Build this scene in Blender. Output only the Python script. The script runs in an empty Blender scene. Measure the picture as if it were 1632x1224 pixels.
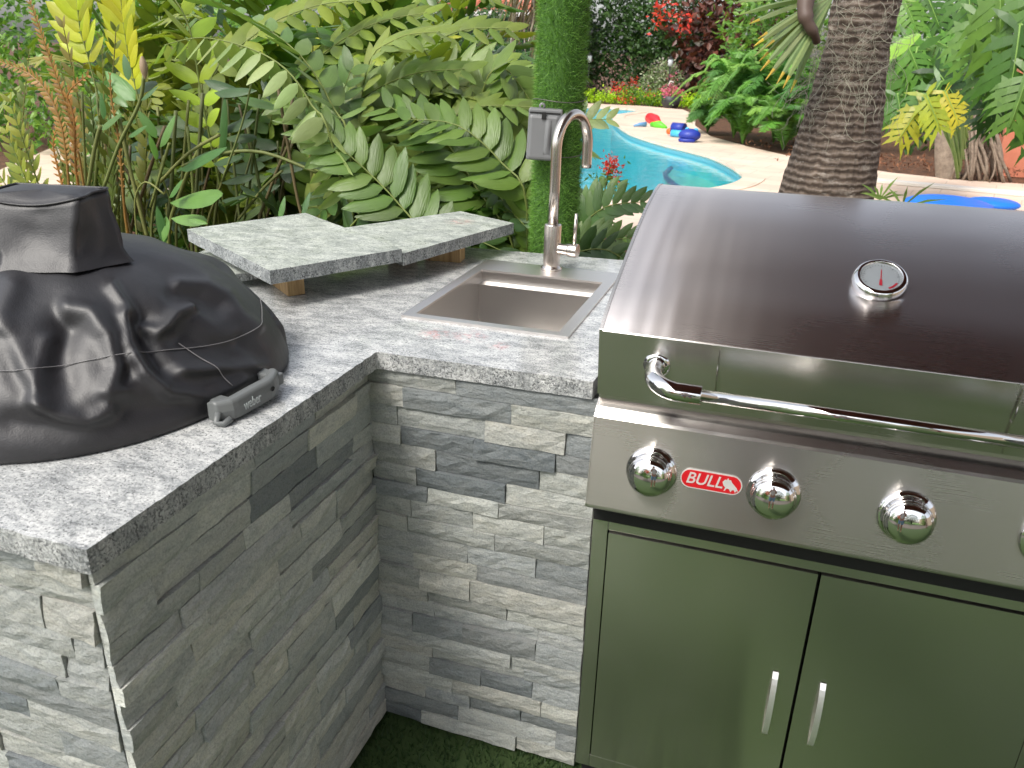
import bpy, bmesh, math, random
from mathutils import Vector, Matrix, noise
from mathutils.geometry import tessellate_polygon
from mathutils import bvhtree
random.seed(7)
R = math.radians
PI = math.pi
sc = bpy.context.scene
C = sc.collection

# ------------------------------------------------------------------ camera
EYE = Vector((0, 0, 1.52))
RX = Vector((0.94795, 0.31753, 0.02400)); UPV = Vector((-0.14300, 0.35700, 0.92300)); BK = Vector((0.28500, -0.87800, 0.38400))
BK.normalize(); RX = (RX - BK * RX.dot(BK)).normalized(); UPV = BK.cross(RX)
FPX = 1294.567
cam = bpy.data.cameras.new('camera'); camo = bpy.data.objects.new('camera', cam); C.objects.link(camo)
cam.sensor_width = 36; cam.lens = FPX * 36 / 1632; cam.clip_start = .05; cam.clip_end = 600
camo.matrix_world = Matrix((( RX.x, UPV.x, BK.x, EYE.x), (RX.y, UPV.y, BK.y, EYE.y), (RX.z, UPV.z, BK.z, EYE.z), (0, 0, 0, 1)))
cam.dof.use_dof = True; cam.dof.focus_distance = 2.1; cam.dof.aperture_fstop = 9.0
sc.camera = camo
# ------------------------------------------------------------------ light
w = bpy.data.worlds.new('World'); sc.world = w; w.use_nodes = True
nt = w.node_tree; bg = nt.nodes['Background']
sky = nt.nodes.new('ShaderNodeTexSky'); sky.sky_type = 'NISHITA'; sky.sun_disc = False
SUN_EL, SUN_AZ = R(50), R(204)
sky.sun_elevation = SUN_EL; sky.sun_rotation = SUN_AZ; sky.air_density = 1.0; sky.dust_density = 3.0; sky.ozone_density = 1.0
hs = nt.nodes.new('ShaderNodeHueSaturation'); hs.inputs['Saturation'].default_value = .35
nt.links.new(sky.outputs[0], hs.inputs['Color']); nt.links.new(hs.outputs[0], bg.inputs[0]); bg.inputs[1].default_value = .15
sl = bpy.data.lights.new('sun', 'SUN'); sl.energy = 1.35; sl.angle = R(15); sl.color = (1, .95, .86)
so = bpy.data.objects.new('sun', sl); C.objects.link(so)
sd = Vector((math.sin(SUN_AZ) * math.cos(SUN_EL), math.cos(SUN_AZ) * math.cos(SUN_EL), math.sin(SUN_EL)))
so.rotation_euler = sd.to_track_quat('Z', 'Y').to_euler(); so.location = (-4, -4, 12)
vs = sc.view_settings; vs.view_transform = 'Standard'; vs.look = 'None'; vs.gamma = 1; vs.use_curve_mapping = False; vs.exposure = .93
sc.render.engine = 'CYCLES'
sc.cycles.max_bounces = 10; sc.cycles.transparent_max_bounces = 16; sc.cycles.glossy_bounces = 5
sc.cycles.sample_clamp_indirect = 6; sc.cycles.use_denoising = True

G = -.08   # ground level (counter top is z = .92)

# ------------------------------------------------------------------ helpers
def at(px, py, y=None, z=None, x=None):
    """world point seen from where the photograph was taken, on a plane of given x, y or z"""
    d = RX * ((px - 816) / FPX) + UPV * (-(py - 612) / FPX) - BK
    if y is not None: t = (y - EYE.y) / d.y
    elif z is not None: t = (z - EYE.z) / d.z
    else: t = (x - EYE.x) / d.x
    return EYE + d * t

def tag(o, label=None, cat=None, group=None, kind=None):
    if label: o['label'] = label
    if cat: o['category'] = cat
    if group: o['group'] = group
    if kind: o['kind'] = kind
    return o
def empty(name, loc=(0, 0, 0), label=None, cat=None, group=None):
    o = bpy.data.objects.new(name, None); C.objects.link(o); o.location = loc; o.empty_display_size = .1
    return tag(o, label, cat, group)
class MB:
    def __init__(s): s.v = []; s.f = []; s.sm = []
    def add(s, vs, fs, smooth=False):
        n = len(s.v); s.v += [tuple(p) for p in vs]
        for f in fs: s.f.append(tuple(i + n for i in f)); s.sm.append(smooth)
        return s
    def box(s, a, b, M=None):
        (x0, y0, z0), (x1, y1, z1) = a, b
        p = [Vector(q) for q in ((x0,y0,z0),(x1,y0,z0),(x1,y1,z0),(x0,y1,z0),(x0,y0,z1),(x1,y0,z1),(x1,y1,z1),(x0,y1,z1))]
        if M: p = [M @ q for q in p]
        return s.add(p, [(0,3,2,1),(4,5,6,7),(0,1,5,4),(1,2,6,5),(2,3,7,6),(3,0,4,7)])
    def tube(s, pts, r, n=8, cap=True, smooth=True):
        pts = [Vector(p) for p in pts]; m = len(pts)
        rr = r if isinstance(r, (list, tuple)) else [r] * m
        ref = None; vs = []
        for i, p in enumerate(pts):
            t = (pts[min(i+1, m-1)] - pts[max(i-1, 0)]).normalized()
            if ref is None:
                ref = t.orthogonal().normalized()
            ref = (ref - t * ref.dot(t)).normalized(); b = t.cross(ref)
            for k in range(n):
                a = 2*PI*k/n; vs.append(p + (ref*math.cos(a) + b*math.sin(a)) * rr[i])
        fs = [(i*n+k, i*n+(k+1)%n, (i+1)*n+(k+1)%n, (i+1)*n+k) for i in range(m-1) for k in range(n)]
        s.add(vs, fs, smooth)
        if cap:
            b = len(s.v) - m*n
            s.f.append(tuple(b+k for k in reversed(range(n)))); s.sm.append(False)
            s.f.append(tuple(b+(m-1)*n+k for k in range(n))); s.sm.append(False)
        return s
    def lathe(s, prof, M=None, n=32, smooth=True):
        """prof: (radius, height) pairs about local Z"""
        M = M or Matrix.Identity(4); vs = []
        for r_, h in prof:
            for k in range(n):
                a = 2*PI*k/n; vs.append(M @ Vector((r_*math.cos(a), r_*math.sin(a), h)))
        fs = [(i*n+k, i*n+(k+1)%n, (i+1)*n+(k+1)%n, (i+1)*n+k) for i in range(len(prof)-1) for k in range(n)]
        return s.add(vs, fs, smooth)
    def prism(s, prof, x0, x1, smooth=False, closed=True):
        """profile of (y, z) points swept along X"""
        n = len(prof); vs = [(x0, y, z) for y, z in prof] + [(x1, y, z) for y, z in prof]
        rng = range(n if closed else n-1)
        s.add(vs, [(i, (i+1) % n, n+(i+1) % n, n+i) for i in rng], smooth)
        if closed:
            b = len(s.v) - 2*n
            s.f.append(tuple(b+i for i in reversed(range(n)))); s.sm.append(False); s.f.append(tuple(b+n+i for i in range(n))); s.sm.append(False)
        return s
    def mesh(s, name, mat=None):
        me = bpy.data.meshes.new(name); me.from_pydata(s.v, [], s.f); me.polygons.foreach_set('use_smooth', s.sm)
        if mat: me.materials.append(mat)
        me.update(); return me
    def build(s, name, mat, parent=None, bevel=0, label=None, fixn=True):
        me = s.mesh(name, mat); o = bpy.data.objects.new(name, me); C.objects.link(o)
        if fixn:
            bm = bmesh.new(); bm.from_mesh(me); bmesh.ops.recalc_face_normals(bm, faces=bm.faces); bm.to_mesh(me); bm.free()
        if parent:
            o.parent = parent
            q = parent; off = Vector()
            while q: off += q.location; q = q.parent
            if off.length > 1e-9: me.transform(Matrix.Translation(-off))
        if bevel:
            b = o.modifiers.new('bevel', 'BEVEL'); b.width = bevel; b.segments = 2; b.limit_method = 'ANGLE'; b.angle_limit = R(35)
        if label: o['label'] = label
        return o
def bez(a, b, c, n):
    return [a*(1-t)**2 + b*2*t*(1-t) + c*t*t for t in [i/(n-1) for i in range(n)]]
def poly_sheet(outer, z, holes=(), thick=0, step=None, jit=0):
    """polygon with holes; top at z, sides thick deep. step splits the edges, jit roughens them"""
    def dens(l, j):
        if not step: return [Vector((p[0], p[1], 0)) for p in l]
        out = []
        for i in range(len(l)):
            a = Vector((*l[i], 0)); b = Vector((*l[(i+1) % len(l)], 0)); n = max(1, int((b-a).length/step))
            for k in range(n):
                p = a.lerp(b, k/n)
                if k and j: p += Vector((random.uniform(-j, j), random.uniform(-j, j), 0))
                out.append(p)
        return out
    loops = [dens(outer, jit)] + [dens(h, 0) for h in holes]
    tris = tessellate_polygon(loops); flat = [p for l in loops for p in l]
    m = MB(); top = [(p.x, p.y, z) for p in flat]
    m.add(top, tris)
    if thick:
        m.add([(p.x, p.y, z-thick) for p in flat], [tuple(reversed(t)) for t in tris])
        n0 = 0; N = len(flat)
        for l in loops:
            L = len(l)
            vsx = []
            for k in range(L):
                p = l[k]; vsx += [(p.x, p.y, z), (p.x, p.y, z-thick)]
            m.add(vsx, [(2*k, 2*k+1, 2*((k+1) % L)+1, 2*((k+1) % L)) for k in range(L)])
    return m

# ------------------------------------------------------------------ materials
def newmat(name):
    m = bpy.data.materials.new(name); m.use_nodes = True
    nt = m.node_tree; return m, nt, nt.nodes['Principled BSDF'], nt.nodes.new, nt.links.new
def pmat(name, col, rough=.5, metal=0, **kw):
    m, nt, p, N, L = newmat(name)
    p.inputs['Base Color'].default_value = (*col, 1); p.inputs['Roughness'].default_value = rough; p.inputs['Metallic'].default_value = metal
    for k, v in kw.items(): p.inputs[k.replace('_', ' ')].default_value = v
    return m
def ramp(N, L, src, stops, interp='LINEAR'):
    r = N('ShaderNodeValToRGB'); r.color_ramp.interpolation = interp
    e = r.color_ramp.elements
    while len(e) < len(stops): e.new(.5)
    for el, (p, c) in zip(e, stops): el.position = p; el.color = (*c, 1) if len(c) == 3 else c
    L(src, r.inputs[0]); return r.outputs[0]
def tex_coord(N, L, scale=(1, 1, 1), rot=(0, 0, 0), kind='pos', loc=(0, 0, 0)):
    if kind == 'pos': s = N('ShaderNodeNewGeometry').outputs['Position']
    else: s = N('ShaderNodeTexCoord').outputs['Object']
    m = N('ShaderNodeMapping'); m.inputs['Scale'].default_value = scale; m.inputs['Rotation'].default_value = rot; m.inputs['Location'].default_value = loc
    L(s, m.inputs[0]); return m.outputs[0]
def noise_n(N, L, vec, scale, detail=4, rough=.55, dist=0):
    n = N('ShaderNodeTexNoise'); n.inputs['Scale'].default_value = scale; n.inputs['Detail'].default_value = detail
    n.inputs['Roughness'].default_value = rough; n.inputs['Distortion'].default_value = dist; L(vec, n.inputs['Vector']); return n.outputs[0]
def mix(N, L, a, b, f, mode='MIX'):
    m = N('ShaderNodeMix'); m.data_type = 'RGBA'; m.blend_type = mode
    for sock, v in ((m.inputs['Factor'], f), (m.inputs['A'] if False else m.inputs[6], a), (m.inputs[7], b)):
        if isinstance(v, (int, float)): sock.default_value = v
        elif isinstance(v, tuple): sock.default_value = (*v, 1)
        else: L(v, sock)
    return m.outputs[2]
def math_n(N, L, op, a, b=0.0, c=None):
    m = N('ShaderNodeMath'); m.operation = op
    for i, v in enumerate((a, b) if c is None else (a, b, c)):
        if isinstance(v, (int, float)): m.inputs[i].default_value = v
        else: L(v, m.inputs[i])
    return m.outputs[0]
def bump(N, L, p, h, strength, dist, prev=None):
    b = N('ShaderNodeBump'); b.inputs['Strength'].default_value = strength; b.inputs['Distance'].default_value = dist
    L(h, b.inputs['Height'])
    if prev: L(prev, b.inputs['Normal'])
    L(b.outputs[0], p.inputs['Normal']); return b.outputs[0]

def granite(name, tint=(1, 1, 1), stains=(), edge=False, rough=.11):
    m, nt, p, N, L = newmat(name)
    v = tex_coord(N, L)
    vstr = tex_coord(N, L, scale=(1, 1.9, 1), rot=(0, 0, R(28)))
    base = ramp(N, L, noise_n(N, L, vstr, 16, 8, .68, .3), [(.30, (.26, .275, .28)), (.46, (.47, .485, .485)), (.60, (.66, .67, .66)), (.75, (.78, .785, .77))])
    mid = ramp(N, L, noise_n(N, L, vstr, 95, 4, .7), [(.36, (.40, .41, .42)), (.5, (.85, .85, .85)), (.66, (1, 1, 1))])
    c = mix(N, L, base, mid, .75, 'MULTIPLY')
    sp = ramp(N, L, noise_n(N, L, v, 250, 3, .65), [(.545 if not edge else .50, (0, 0, 0)), (.61 if not edge else .57, (1, 1, 1))])
    clus = ramp(N, L, noise_n(N, L, vstr, 38, 4, .6), [(.42, (0, 0, 0)), (.62, (1, 1, 1))])
    f = math_n(N, L, 'MULTIPLY', sp, math_n(N, L, 'MULTIPLY_ADD', clus, .55, .42))
    c = mix(N, L, c, (.05, .055, .06), f)
    wh = ramp(N, L, noise_n(N, L, tex_coord(N, L, loc=(3, 7, 1)), 260, 2, .6), [(.60, (0, 0, 0)), (.68, (1, 1, 1))])
    c = mix(N, L, c, (.86, .86, .84), math_n(N, L, 'MULTIPLY', wh, .6))
    if tint != (1, 1, 1): c = mix(N, L, c, tint, 1.0, 'MULTIPLY')
    for (sx, sy, rad, k) in stains:
        d = N('ShaderNodeVectorMath'); d.operation = 'DISTANCE'; L(N('ShaderNodeNewGeometry').outputs['Position'], d.inputs[0]); d.inputs[1].default_value = (sx, sy, k)
        fall = math_n(N, L, 'SUBTRACT', 1.0, math_n(N, L, 'DIVIDE', d.outputs['Value'], rad)); fall.node.use_clamp = True
        nn = ramp(N, L, noise_n(N, L, v, 60, 4, .7), [(.45, (0, 0, 0)), (.62, (1, 1, 1))])
        c = mix(N, L, c, (.62, .28, .27), math_n(N, L, 'MULTIPLY', math_n(N, L, 'MULTIPLY', fall, nn), .8))
    L(c, p.inputs['Base Color'])
    L(ramp(N, L, noise_n(N, L, v, 12, 5, .6), [(.3, (rough*.7,)*3), (.7, (rough*1.8,)*3)]), p.inputs['Roughness'])
    if edge: bump(N, L, p, noise_n(N, L, v, 90, 5, .7), .9, .006)
    else: bump(N, L, p, noise_n(N, L, v, 300, 2, .6), .12, .0006)
    return m

def stone_mat():
    m, nt, p, N, L = newmat('split_quartzite')
    oi = N('ShaderNodeObjectInfo'); v = tex_coord(N, L)
    add = N('ShaderNodeVectorMath'); add.operation = 'ADD'; L(v, add.inputs[0])
    sc_ = N('ShaderNodeVectorMath'); sc_.operation = 'SCALE'; comb = N('ShaderNodeCombineXYZ')
    L(oi.outputs['Random'], comb.inputs[0]); L(oi.outputs['Random'], comb.inputs[1]); L(comb.outputs[0], sc_.inputs[0]); sc_.inputs['Scale'].default_value = 17; L(sc_.outputs[0], add.inputs[1])
    vv = add.outputs[0]
    mp = N('ShaderNodeMapping'); L(vv, mp.inputs[0]); mp.inputs['Scale'].default_value = (1, 1, 2.6); mp.inputs['Rotation'].default_value = (R(12), R(18), 0)
    st = mp.outputs[0]
    cl = ramp(N, L, noise_n(N, L, st, 17, 7, .68, .6), [(.28, (.60, .63, .64)), (.47, (.93, .94, .94)), (.62, (1.0, .99, .96)), (.78, (1.22, 1.2, 1.16))])
    c = mix(N, L, oi.outputs['Color'], cl, 1.0, 'MULTIPLY')
    fine = ramp(N, L, noise_n(N, L, vv, 260, 3, .7), [(.34, (.66, .67, .68)), (.52, (1, 1, 1)), (.75, (1.12, 1.12, 1.1))])
    c = mix(N, L, c, fine, .8, 'MULTIPLY')
    vein = ramp(N, L, noise_n(N, L, st, 9, 5, .6, 1.4), [(.475, (0, 0, 0)), (.5, (1, 1, 1)), (.525, (0, 0, 0))])
    c = mix(N, L, c, (.27, .28, .27), math_n(N, L, 'MULTIPLY', vein, .28))
    L(c, p.inputs['Base Color']); p.inputs['Roughness'].default_value = .72; p.inputs['Specular IOR Level'].default_value = .3
    b = bump(N, L, p, noise_n(N, L, st, 24, 6, .6, .3), .5, .010)
    b = bump(N, L, p, noise_n(N, L, vv, 95, 5, .72, .5), .65, .005, b)
    bump(N, L, p, noise_n(N, L, vv, 420, 3, .7), .5, .0012, b)
    return m

def steel(name, col=(.60, .575, .55), rough=.24, arot=0.0, aniso=.75, scuff=.3, grain=(6, 900, 900), gb=.05, wav=0.0):
    m, nt, p, N, L = newmat(name)
    p.inputs['Metallic'].default_value = 1
    v = tex_coord(N, L, scale=grain)
    g = noise_n(N, L, v, 1.0, 3, .6)
    L(mix(N, L, tuple(c*.97 for c in col), tuple(min(1, c*1.03) for c in col), g), p.inputs['Base Color'])
    sm_ = noise_n(N, L, tex_coord(N, L), 4, 2, .45, .2)
    L(ramp(N, L, math_n(N, L, 'ADD', math_n(N, L, 'MULTIPLY', g, .18), math_n(N, L, 'MULTIPLY', sm_, .82)), [(.25, (rough*.9,)*3), (.75, (rough*(1.05+scuff*.4),)*3)]), p.inputs['Roughness'])
    p.inputs['Anisotropic'].default_value = aniso; p.inputs['Anisotropic Rotation'].default_value = arot
    if aniso:
        t = N('ShaderNodeCombineXYZ'); t.inputs[0].default_value = 1.0
        L(t.outputs[0], p.inputs['Tangent'])
    b = bump(N, L, p, g, gb*.5, .0004)
    if wav: bump(N, L, p, noise_n(N, L, tex_coord(N, L, scale=(9, 1.2, 1.2)), 1.0, 2, .5), wav, .01, b)
    return m

def leaf_mat(name, rough=.38, trans=.30, tcol=(.35, .55, .06), attr='obj', cols=None, spec=.5, vein=True):
    """colour from the object (attr obj) or spread at random over the leaves of one crown (cols)"""
    m, nt, p, N, L = newmat(name)
    if attr == 'obj':
        c0 = N('ShaderNodeObjectInfo').outputs['Color']
        rnd = N('ShaderNodeObjectInfo').outputs['Random']
        isl = N('ShaderNodeNewGeometry').outputs['Random Per Island']
        k = math_n(N, L, 'ADD', math_n(N, L, 'MULTIPLY', rnd, .45), math_n(N, L, 'MULTIPLY', isl, .45))
        c = mix(N, L, c0, ramp(N, L, k, [(0, (.66, .70, .62)), (.45, (1, 1, 1)), (.9, (1.30, 1.22, 1.15))]), 1.0, 'MULTIPLY')
    else:
        isl = N('ShaderNodeNewGeometry').outputs['Random Per Island']
        n_ = len(cols); c = ramp(N, L, isl, [(i/max(1, n_-1), q) for i, q in enumerate(cols)])
    nz = noise_n(N, L, tex_coord(N, L), 9, 4, .6)
    c = mix(N, L, c, ramp(N, L, nz, [(.3, (.78, .80, .75)), (.6, (1.1, 1.1, 1.1))]), .7, 'MULTIPLY')
    L(c, p.inputs['Base Color']); p.inputs['Roughness'].default_value = rough; p.inputs['Specular IOR Level'].default_value = spec
    if trans:
        tr = N('ShaderNodeBsdfTranslucent'); L(mix(N, L, c, (1.6, 1.75, .7), 1.0, 'MULTIPLY'), tr.inputs[0])
        ms = N('ShaderNodeMixShader'); ms.inputs[0].default_value = trans
        out = nt.nodes['Material Output']
        L(p.outputs[0], ms.inputs[1]); L(tr.outputs[0], ms.inputs[2]); L(ms.outputs[0], out.inputs[0])
    return m

M = {}
M['granite'] = granite('speckled_granite', stains=((-.62, 1.60, .05, .92), (-.70, 1.585, .045, .92), (-.54, 1.565, .03, .92)))
M['granite_edge'] = granite('rough_granite_edge', edge=True, rough=.45)
M['granite_slab'] = granite('loose_granite_slab', tint=(.93, .96, .88), stains=((-.95, 2.36, .055, 1.015),), rough=.3)
M['granite_slab_edge'] = granite('sawn_slab_edge', tint=(.74, .77, .77), edge=True, rough=.6)
M['stone'] = stone_mat()
M['core'] = pmat('dark_mortar', (.045, .05, .048), .9)
M['steel'] = steel('brushed_steel', rough=.26, wav=.0, arot=.25, gb=.02)
M['hood_steel'] = steel('hood_steel', col=(.66, .62, .61), rough=.27, aniso=.85, scuff=.4, arot=.25, wav=.02)
M['door_steel'] = steel('door_steel', col=(.70, .69, .64), rough=.20, aniso=.85, scuff=.3, gb=.0, arot=.25)
M['sink_steel'] = steel('sink_steel', col=(.68, .655, .63), rough=.30, aniso=.3, scuff=.1)
M['nickel'] = steel('brushed_nickel', col=(.64, .59, .54), rough=.24, aniso=0, grain=(900, 900, 6), gb=.0)
M['chrome'] = pmat('chrome', (.80, .79, .78), .035, 1)
M['chrome_dark'] = pmat('dark_chrome', (.50, .47, .45), .12, 1)
M['pull'] = pmat('satin_door_pull', (.86, .86, .85), .38, .85)
M['black'] = pmat('black_gap', (.008, .008, .008), .7)
M['gasket'] = pmat('shadow_gap_black', (.012, .012, .012), .8)
M['badge_red'] = pmat('badge_red', (.52, .008, .014), .3)
M['badge_silver'] = pmat('badge_silver', (.72, .70, .68), .35, .4)
M['dial'] = pmat('dial_white', (.36, .39, .41), .3)
M['needle'] = pmat('needle_red', (.50, .03, .05), .4)
M['dial_ink'] = pmat('dial_ink', (.10, .11, .12), .5)

def vinyl():
    m, nt, p, N, L = newmat('black_vinyl')
    v = tex_coord(N, L)
    L(ramp(N, L, noise_n(N, L, v, 7, 4, .6), [(.3, (.007, .007, .009)), (.7, (.013, .012, .015))]), p.inputs['Base Color'])
    p.inputs['Roughness'].default_value = .52; p.inputs['Specular IOR Level'].default_value = .85
    vo = N('ShaderNodeTexVoronoi'); vo.inputs['Scale'].default_value = 420; L(v, vo.inputs['Vector'])
    b = bump(N, L, p, noise_n(N, L, tex_coord(N, L, scale=(1, 1, .7)), 22, 3, .5), .22, .008)
    bump(N, L, p, vo.outputs[0], .30, .0006, b)
    return m
M['vinyl'] = vinyl()
M['thread'] = pmat('seam_thread', (.20, .195, .20), .6)
M['grey_plastic'] = pmat('grey_plastic', (.145, .155, .155), .42)
M['plastic_text'] = pmat('embossed_text', (.46, .50, .50), .4)
def wood_mat():
    m, nt, p, N, L = newmat('pine_block')
    g = noise_n(N, L, tex_coord(N, L, scale=(55, 55, 6)), 1.0, 5, .6, 1.0)
    L(ramp(N, L, g, [(.3, (.23, .13, .055)), (.5, (.46, .30, .14)), (.7, (.60, .42, .21))]), p.inputs['Base Color']); p.inputs['Roughness'].default_value = .7
    bump(N, L, p, g, .4, .002); return m
M['wood'] = wood_mat()
M['box_grey'] = pmat('outlet_grey', (.18, .185, .19), .42)
M['wire'] = pmat('tie_wire', (.16, .15, .14), .5, .6)
M['leaf'] = leaf_mat('cycad_leaf', rough=.38, trans=.26, spec=.5)
_nt = M['leaf'].node_tree; _p = _nt.nodes['Principled BSDF']
_v = noise_n(_nt.nodes.new, _nt.links.new, tex_coord(_nt.nodes.new, _nt.links.new, scale=(2.5, 42, 1), kind='obj'), 1.0, 2, .5)
bump(_nt.nodes.new, _nt.links.new, _p, _v, .35, .006)
M['stalk'] = leaf_mat('cycad_stalk', rough=.6, trans=0)
M['turf_blade'] = leaf_mat('turf_blade', attr='i', cols=[(.08, .19, .03), (.14, .30, .045), (.21, .40, .075), (.10, .24, .04)], trans=.15, rough=.5)
M['turf_floor_shaded'] = leaf_mat('shaded_turf_blade', attr='i', cols=[(.012, .034, .007), (.02, .055, .010), (.03, .075, .014)], trans=.1, rough=.6)  # shade of the counter corner is put into these dark blade colours
M['turf_back'] = pmat('turf_backing', (.06, .14, .025), .95)
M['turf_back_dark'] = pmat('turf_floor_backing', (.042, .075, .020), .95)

def ground_mat(name, stops, scale=3, rough=.9, bs=.6, bd=.03):
    m, nt, p, N, L = newmat(name); v = tex_coord(N, L)
    L(ramp(N, L, noise_n(N, L, v, scale, 9, .7), stops), p.inputs['Base Color']); p.inputs['Roughness'].default_value = rough
    bump(N, L, p, noise_n(N, L, v, scale*6, 6, .7), bs, bd); return m
M['soil'] = ground_mat('mulch', [(.3, (.035, .018, .010)), (.5, (.11, .05, .025)), (.7, (.24, .11, .055))], 14)
M['lawn'] = ground_mat('lawn_green', [(.3, (.045, .10, .016)), (.5, (.09, .19, .030)), (.7, (.15, .27, .05))], 5)

def deck_mat():
    m, nt, p, N, L = newmat('travertine_deck'); v = tex_coord(N, L, rot=(0, 0, R(12)))
    br = N('ShaderNodeTexBrick'); L(v, br.inputs['Vector']); br.inputs['Scale'].default_value = 1.0
    br.inputs['Brick Width'].default_value = .61; br.inputs['Row Height'].default_value = .41; br.inputs['Mortar Size'].default_value = .006
    br.inputs['Color1'].default_value = (.66, .52, .42, 1); br.inputs['Color2'].default_value = (.74, .60, .49, 1); br.inputs['Mortar'].default_value = (.50, .40, .32, 1)
    br.inputs['Bias'].default_value = 0
    c = mix(N, L, br.outputs['Color'], ramp(N, L, noise_n(N, L, v, 1.7, 7, .65), [(.3, (.86, .84, .82)), (.7, (1.1, 1.08, 1.05))]), .9, 'MULTIPLY')
    L(c, p.inputs['Base Color']); p.inputs['Roughness'].default_value = .75
    return m
M['deck'] = deck_mat()
M['terrace'] = ground_mat('brown_paving', [(.3, (.085, .072, .058)), (.7, (.14, .118, .095))], 3, .85, .2, .01)
M['coping'] = pmat('white_coping', (.74, .70, .64), .6)
def water_mat():
    m, nt, p, N, L = newmat('pool_water')
    nt.nodes.remove(p); out = nt.nodes['Material Output']
    tr = N('ShaderNodeBsdfTransparent'); tr.inputs[0].default_value = (.55, .93, .98, 1)
    gl = N('ShaderNodeBsdfGlossy'); gl.inputs[0].default_value = (1, 1, 1, 1); gl.inputs['Roughness'].default_value = .03
    lw = N('ShaderNodeFresnel'); lw.inputs[0].default_value = 1.33
    b = N('ShaderNodeBump'); b.inputs['Strength'].default_value = .35; b.inputs['Distance'].default_value = .03
    L(noise_n(N, L, tex_coord(N, L), 3.5, 4, .6), b.inputs['Height']); L(b.outputs[0], gl.inputs['Normal']); L(b.outputs[0], lw.inputs['Normal'])
    ms = N('ShaderNodeMixShader'); L(math_n(N, L, 'MULTIPLY', lw.outputs[0], .55), ms.inputs[0]); L(tr.outputs[0], ms.inputs[1]); L(gl.outputs[0], ms.inputs[2]); L(ms.outputs[0], out.inputs[0])
    return m
M['water'] = water_mat()
M['plaster'] = ground_mat('pool_plaster', [(.3, (.10, .58, .66)), (.7, (.14, .68, .74))], 1.2, .6, .1, .01)
M['plaster_light'] = ground_mat('pool_shelf_plaster', [(.3, (.28, .58, .55)), (.7, (.36, .68, .62))], 1.2, .6, .1, .01)
M['pool_tile'] = pmat('blue_waterline_tile', (.015, .12, .30), .3)
M['pool_band'] = pmat('waterline_band', (.10, .34, .42), .4)
M['stucco'] = ground_mat('terracotta_stucco', [(.3, (.50, .17, .10)), (.7, (.58, .21, .13))], 6, .9, .3, .01)
M['roof_tile'] = ground_mat('clay_roof', [(.3, (.50, .17, .11)), (.7, (.65, .26, .17))], 4, .8, .2, .02)
M['fascia'] = pmat('white_fascia', (.62, .60, .58), .6)
M['dark_glass'] = pmat('dark_glass', (.03, .035, .04), .15)
M['maroon'] = ground_mat('maroon_canopy', [(.3, (.13, .036, .036)), (.7, (.17, .048, .048))], 2, .8, .1, .01)
M['beam'] = pmat('dark_beam', (.15, .05, .045), .7)
M['beige'] = pmat('beige_wall', (.55, .43, .32), .85)

# ------------------------------------------------------------------ setting: ground, deck, pool
pool = [(-5.37, 24.6), (-4.9, 24.55), (-4.35, 24.35), (-4.2, 23.7), (-4.35, 22.8), (-4.53, 22.0), (-4.35, 20.9), (-3.96, 19.4), (-3.3, 17.4), (-2.74, 16.3), (-2.24, 15.5), (-1.65, 14.7), (-1.25, 14.1),
        (-.98, 13.42), (-.73, 12.67), (-.60, 12.1), (-.58, 11.7), (-.72, 11.0), (-1.15, 10.2), (-1.65, 9.4), (-2.6, 8.7), (-4, 8.4), (-6.5, 9), (-8.5, 11), (-9.5, 15), (-9, 20), (-7.5, 24)]
def smooth_loop(l, it=2):
    for _ in range(it):
        l = [q for i in range(len(l)) for q in ((l[i][0]*.75+l[(i+1) % len(l)][0]*.25, l[i][1]*.75+l[(i+1) % len(l)][1]*.25), (l[i][0]*.25+l[(i+1) % len(l)][0]*.75, l[i][1]*.25+l[(i+1) % len(l)][1]*.75))]
    return l
pool = smooth_loop(pool)
def offset_loop(l, d):
    out = []; n = len(l)
    for i in range(n):
        a, b = Vector(l[i-1]), Vector(l[(i+1) % n]); t = (b-a).normalized(); out.append((l[i][0] + t.y*-d, l[i][1] + t.x*d))
    return out
area = sum(pool[i-1][0]*pool[i][1]-pool[i][0]*pool[i-1][1] for i in range(len(pool)))
sgn = 1 if area < 0 else -1
pool_out = offset_loop(pool, .30*sgn)
S = lambda o, k='structure': tag(o, kind=k)
S(poly_sheet([(-150, -80), (150, -80), (150, 300), (-150, 300)], G-.03, [offset_loop(pool, .15*sgn)]).build('ground', M['soil']))
deck_outer = [(-14, 25.4), (-9, 25.9), (-6.4, 26.2), (-4.5, 26.2), (-3.2, 25.4), (-2.6, 23.5), (-2.2, 20), (-1.6, 17.6), (-.75, 16.0), (-.1, 15.0), (.6, 14.2), (1.44, 13.5), (2.4, 13.15), (3.6, 13.2), (9, 13.4),
              (9, 7.2), (1.0, 7.4), (-1.0, 7.8), (-2.5, 7.6), (-5, 7.0), (-9, 7.2), (-12, 12), (-14, 20)]
S(poly_sheet(deck_outer, G, [pool_out], thick=.06).build('pool_deck', M['deck']))
cop = poly_sheet(pool_out, G+.012, [pool], thick=.07).build('pool_coping', M['deck']); S(cop)
wz = G - .10
S(poly_sheet(pool, wz).build('water', M['water']))
mb = MB(); n = len(pool)
mb.add([(p[0], p[1], G-.03) for p in pool] + [(p[0], p[1], G-1.5) for p in pool], [(i, (i+1) % n, n+(i+1) % n, n+i) for i in range(n)])
S(mb.build('pool_wall', M['plaster']))
mb = MB(); pin = offset_loop(pool, -.006*sgn)
mb.add([(p[0], p[1], G-.055) for p in pin] + [(p[0], p[1], G-.13) for p in pin], [(i, (i+1) % n, n+(i+1) % n, n+i) for i in range(n)])
S(mb.build('pool_waterline', M['pool_band']))
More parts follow.
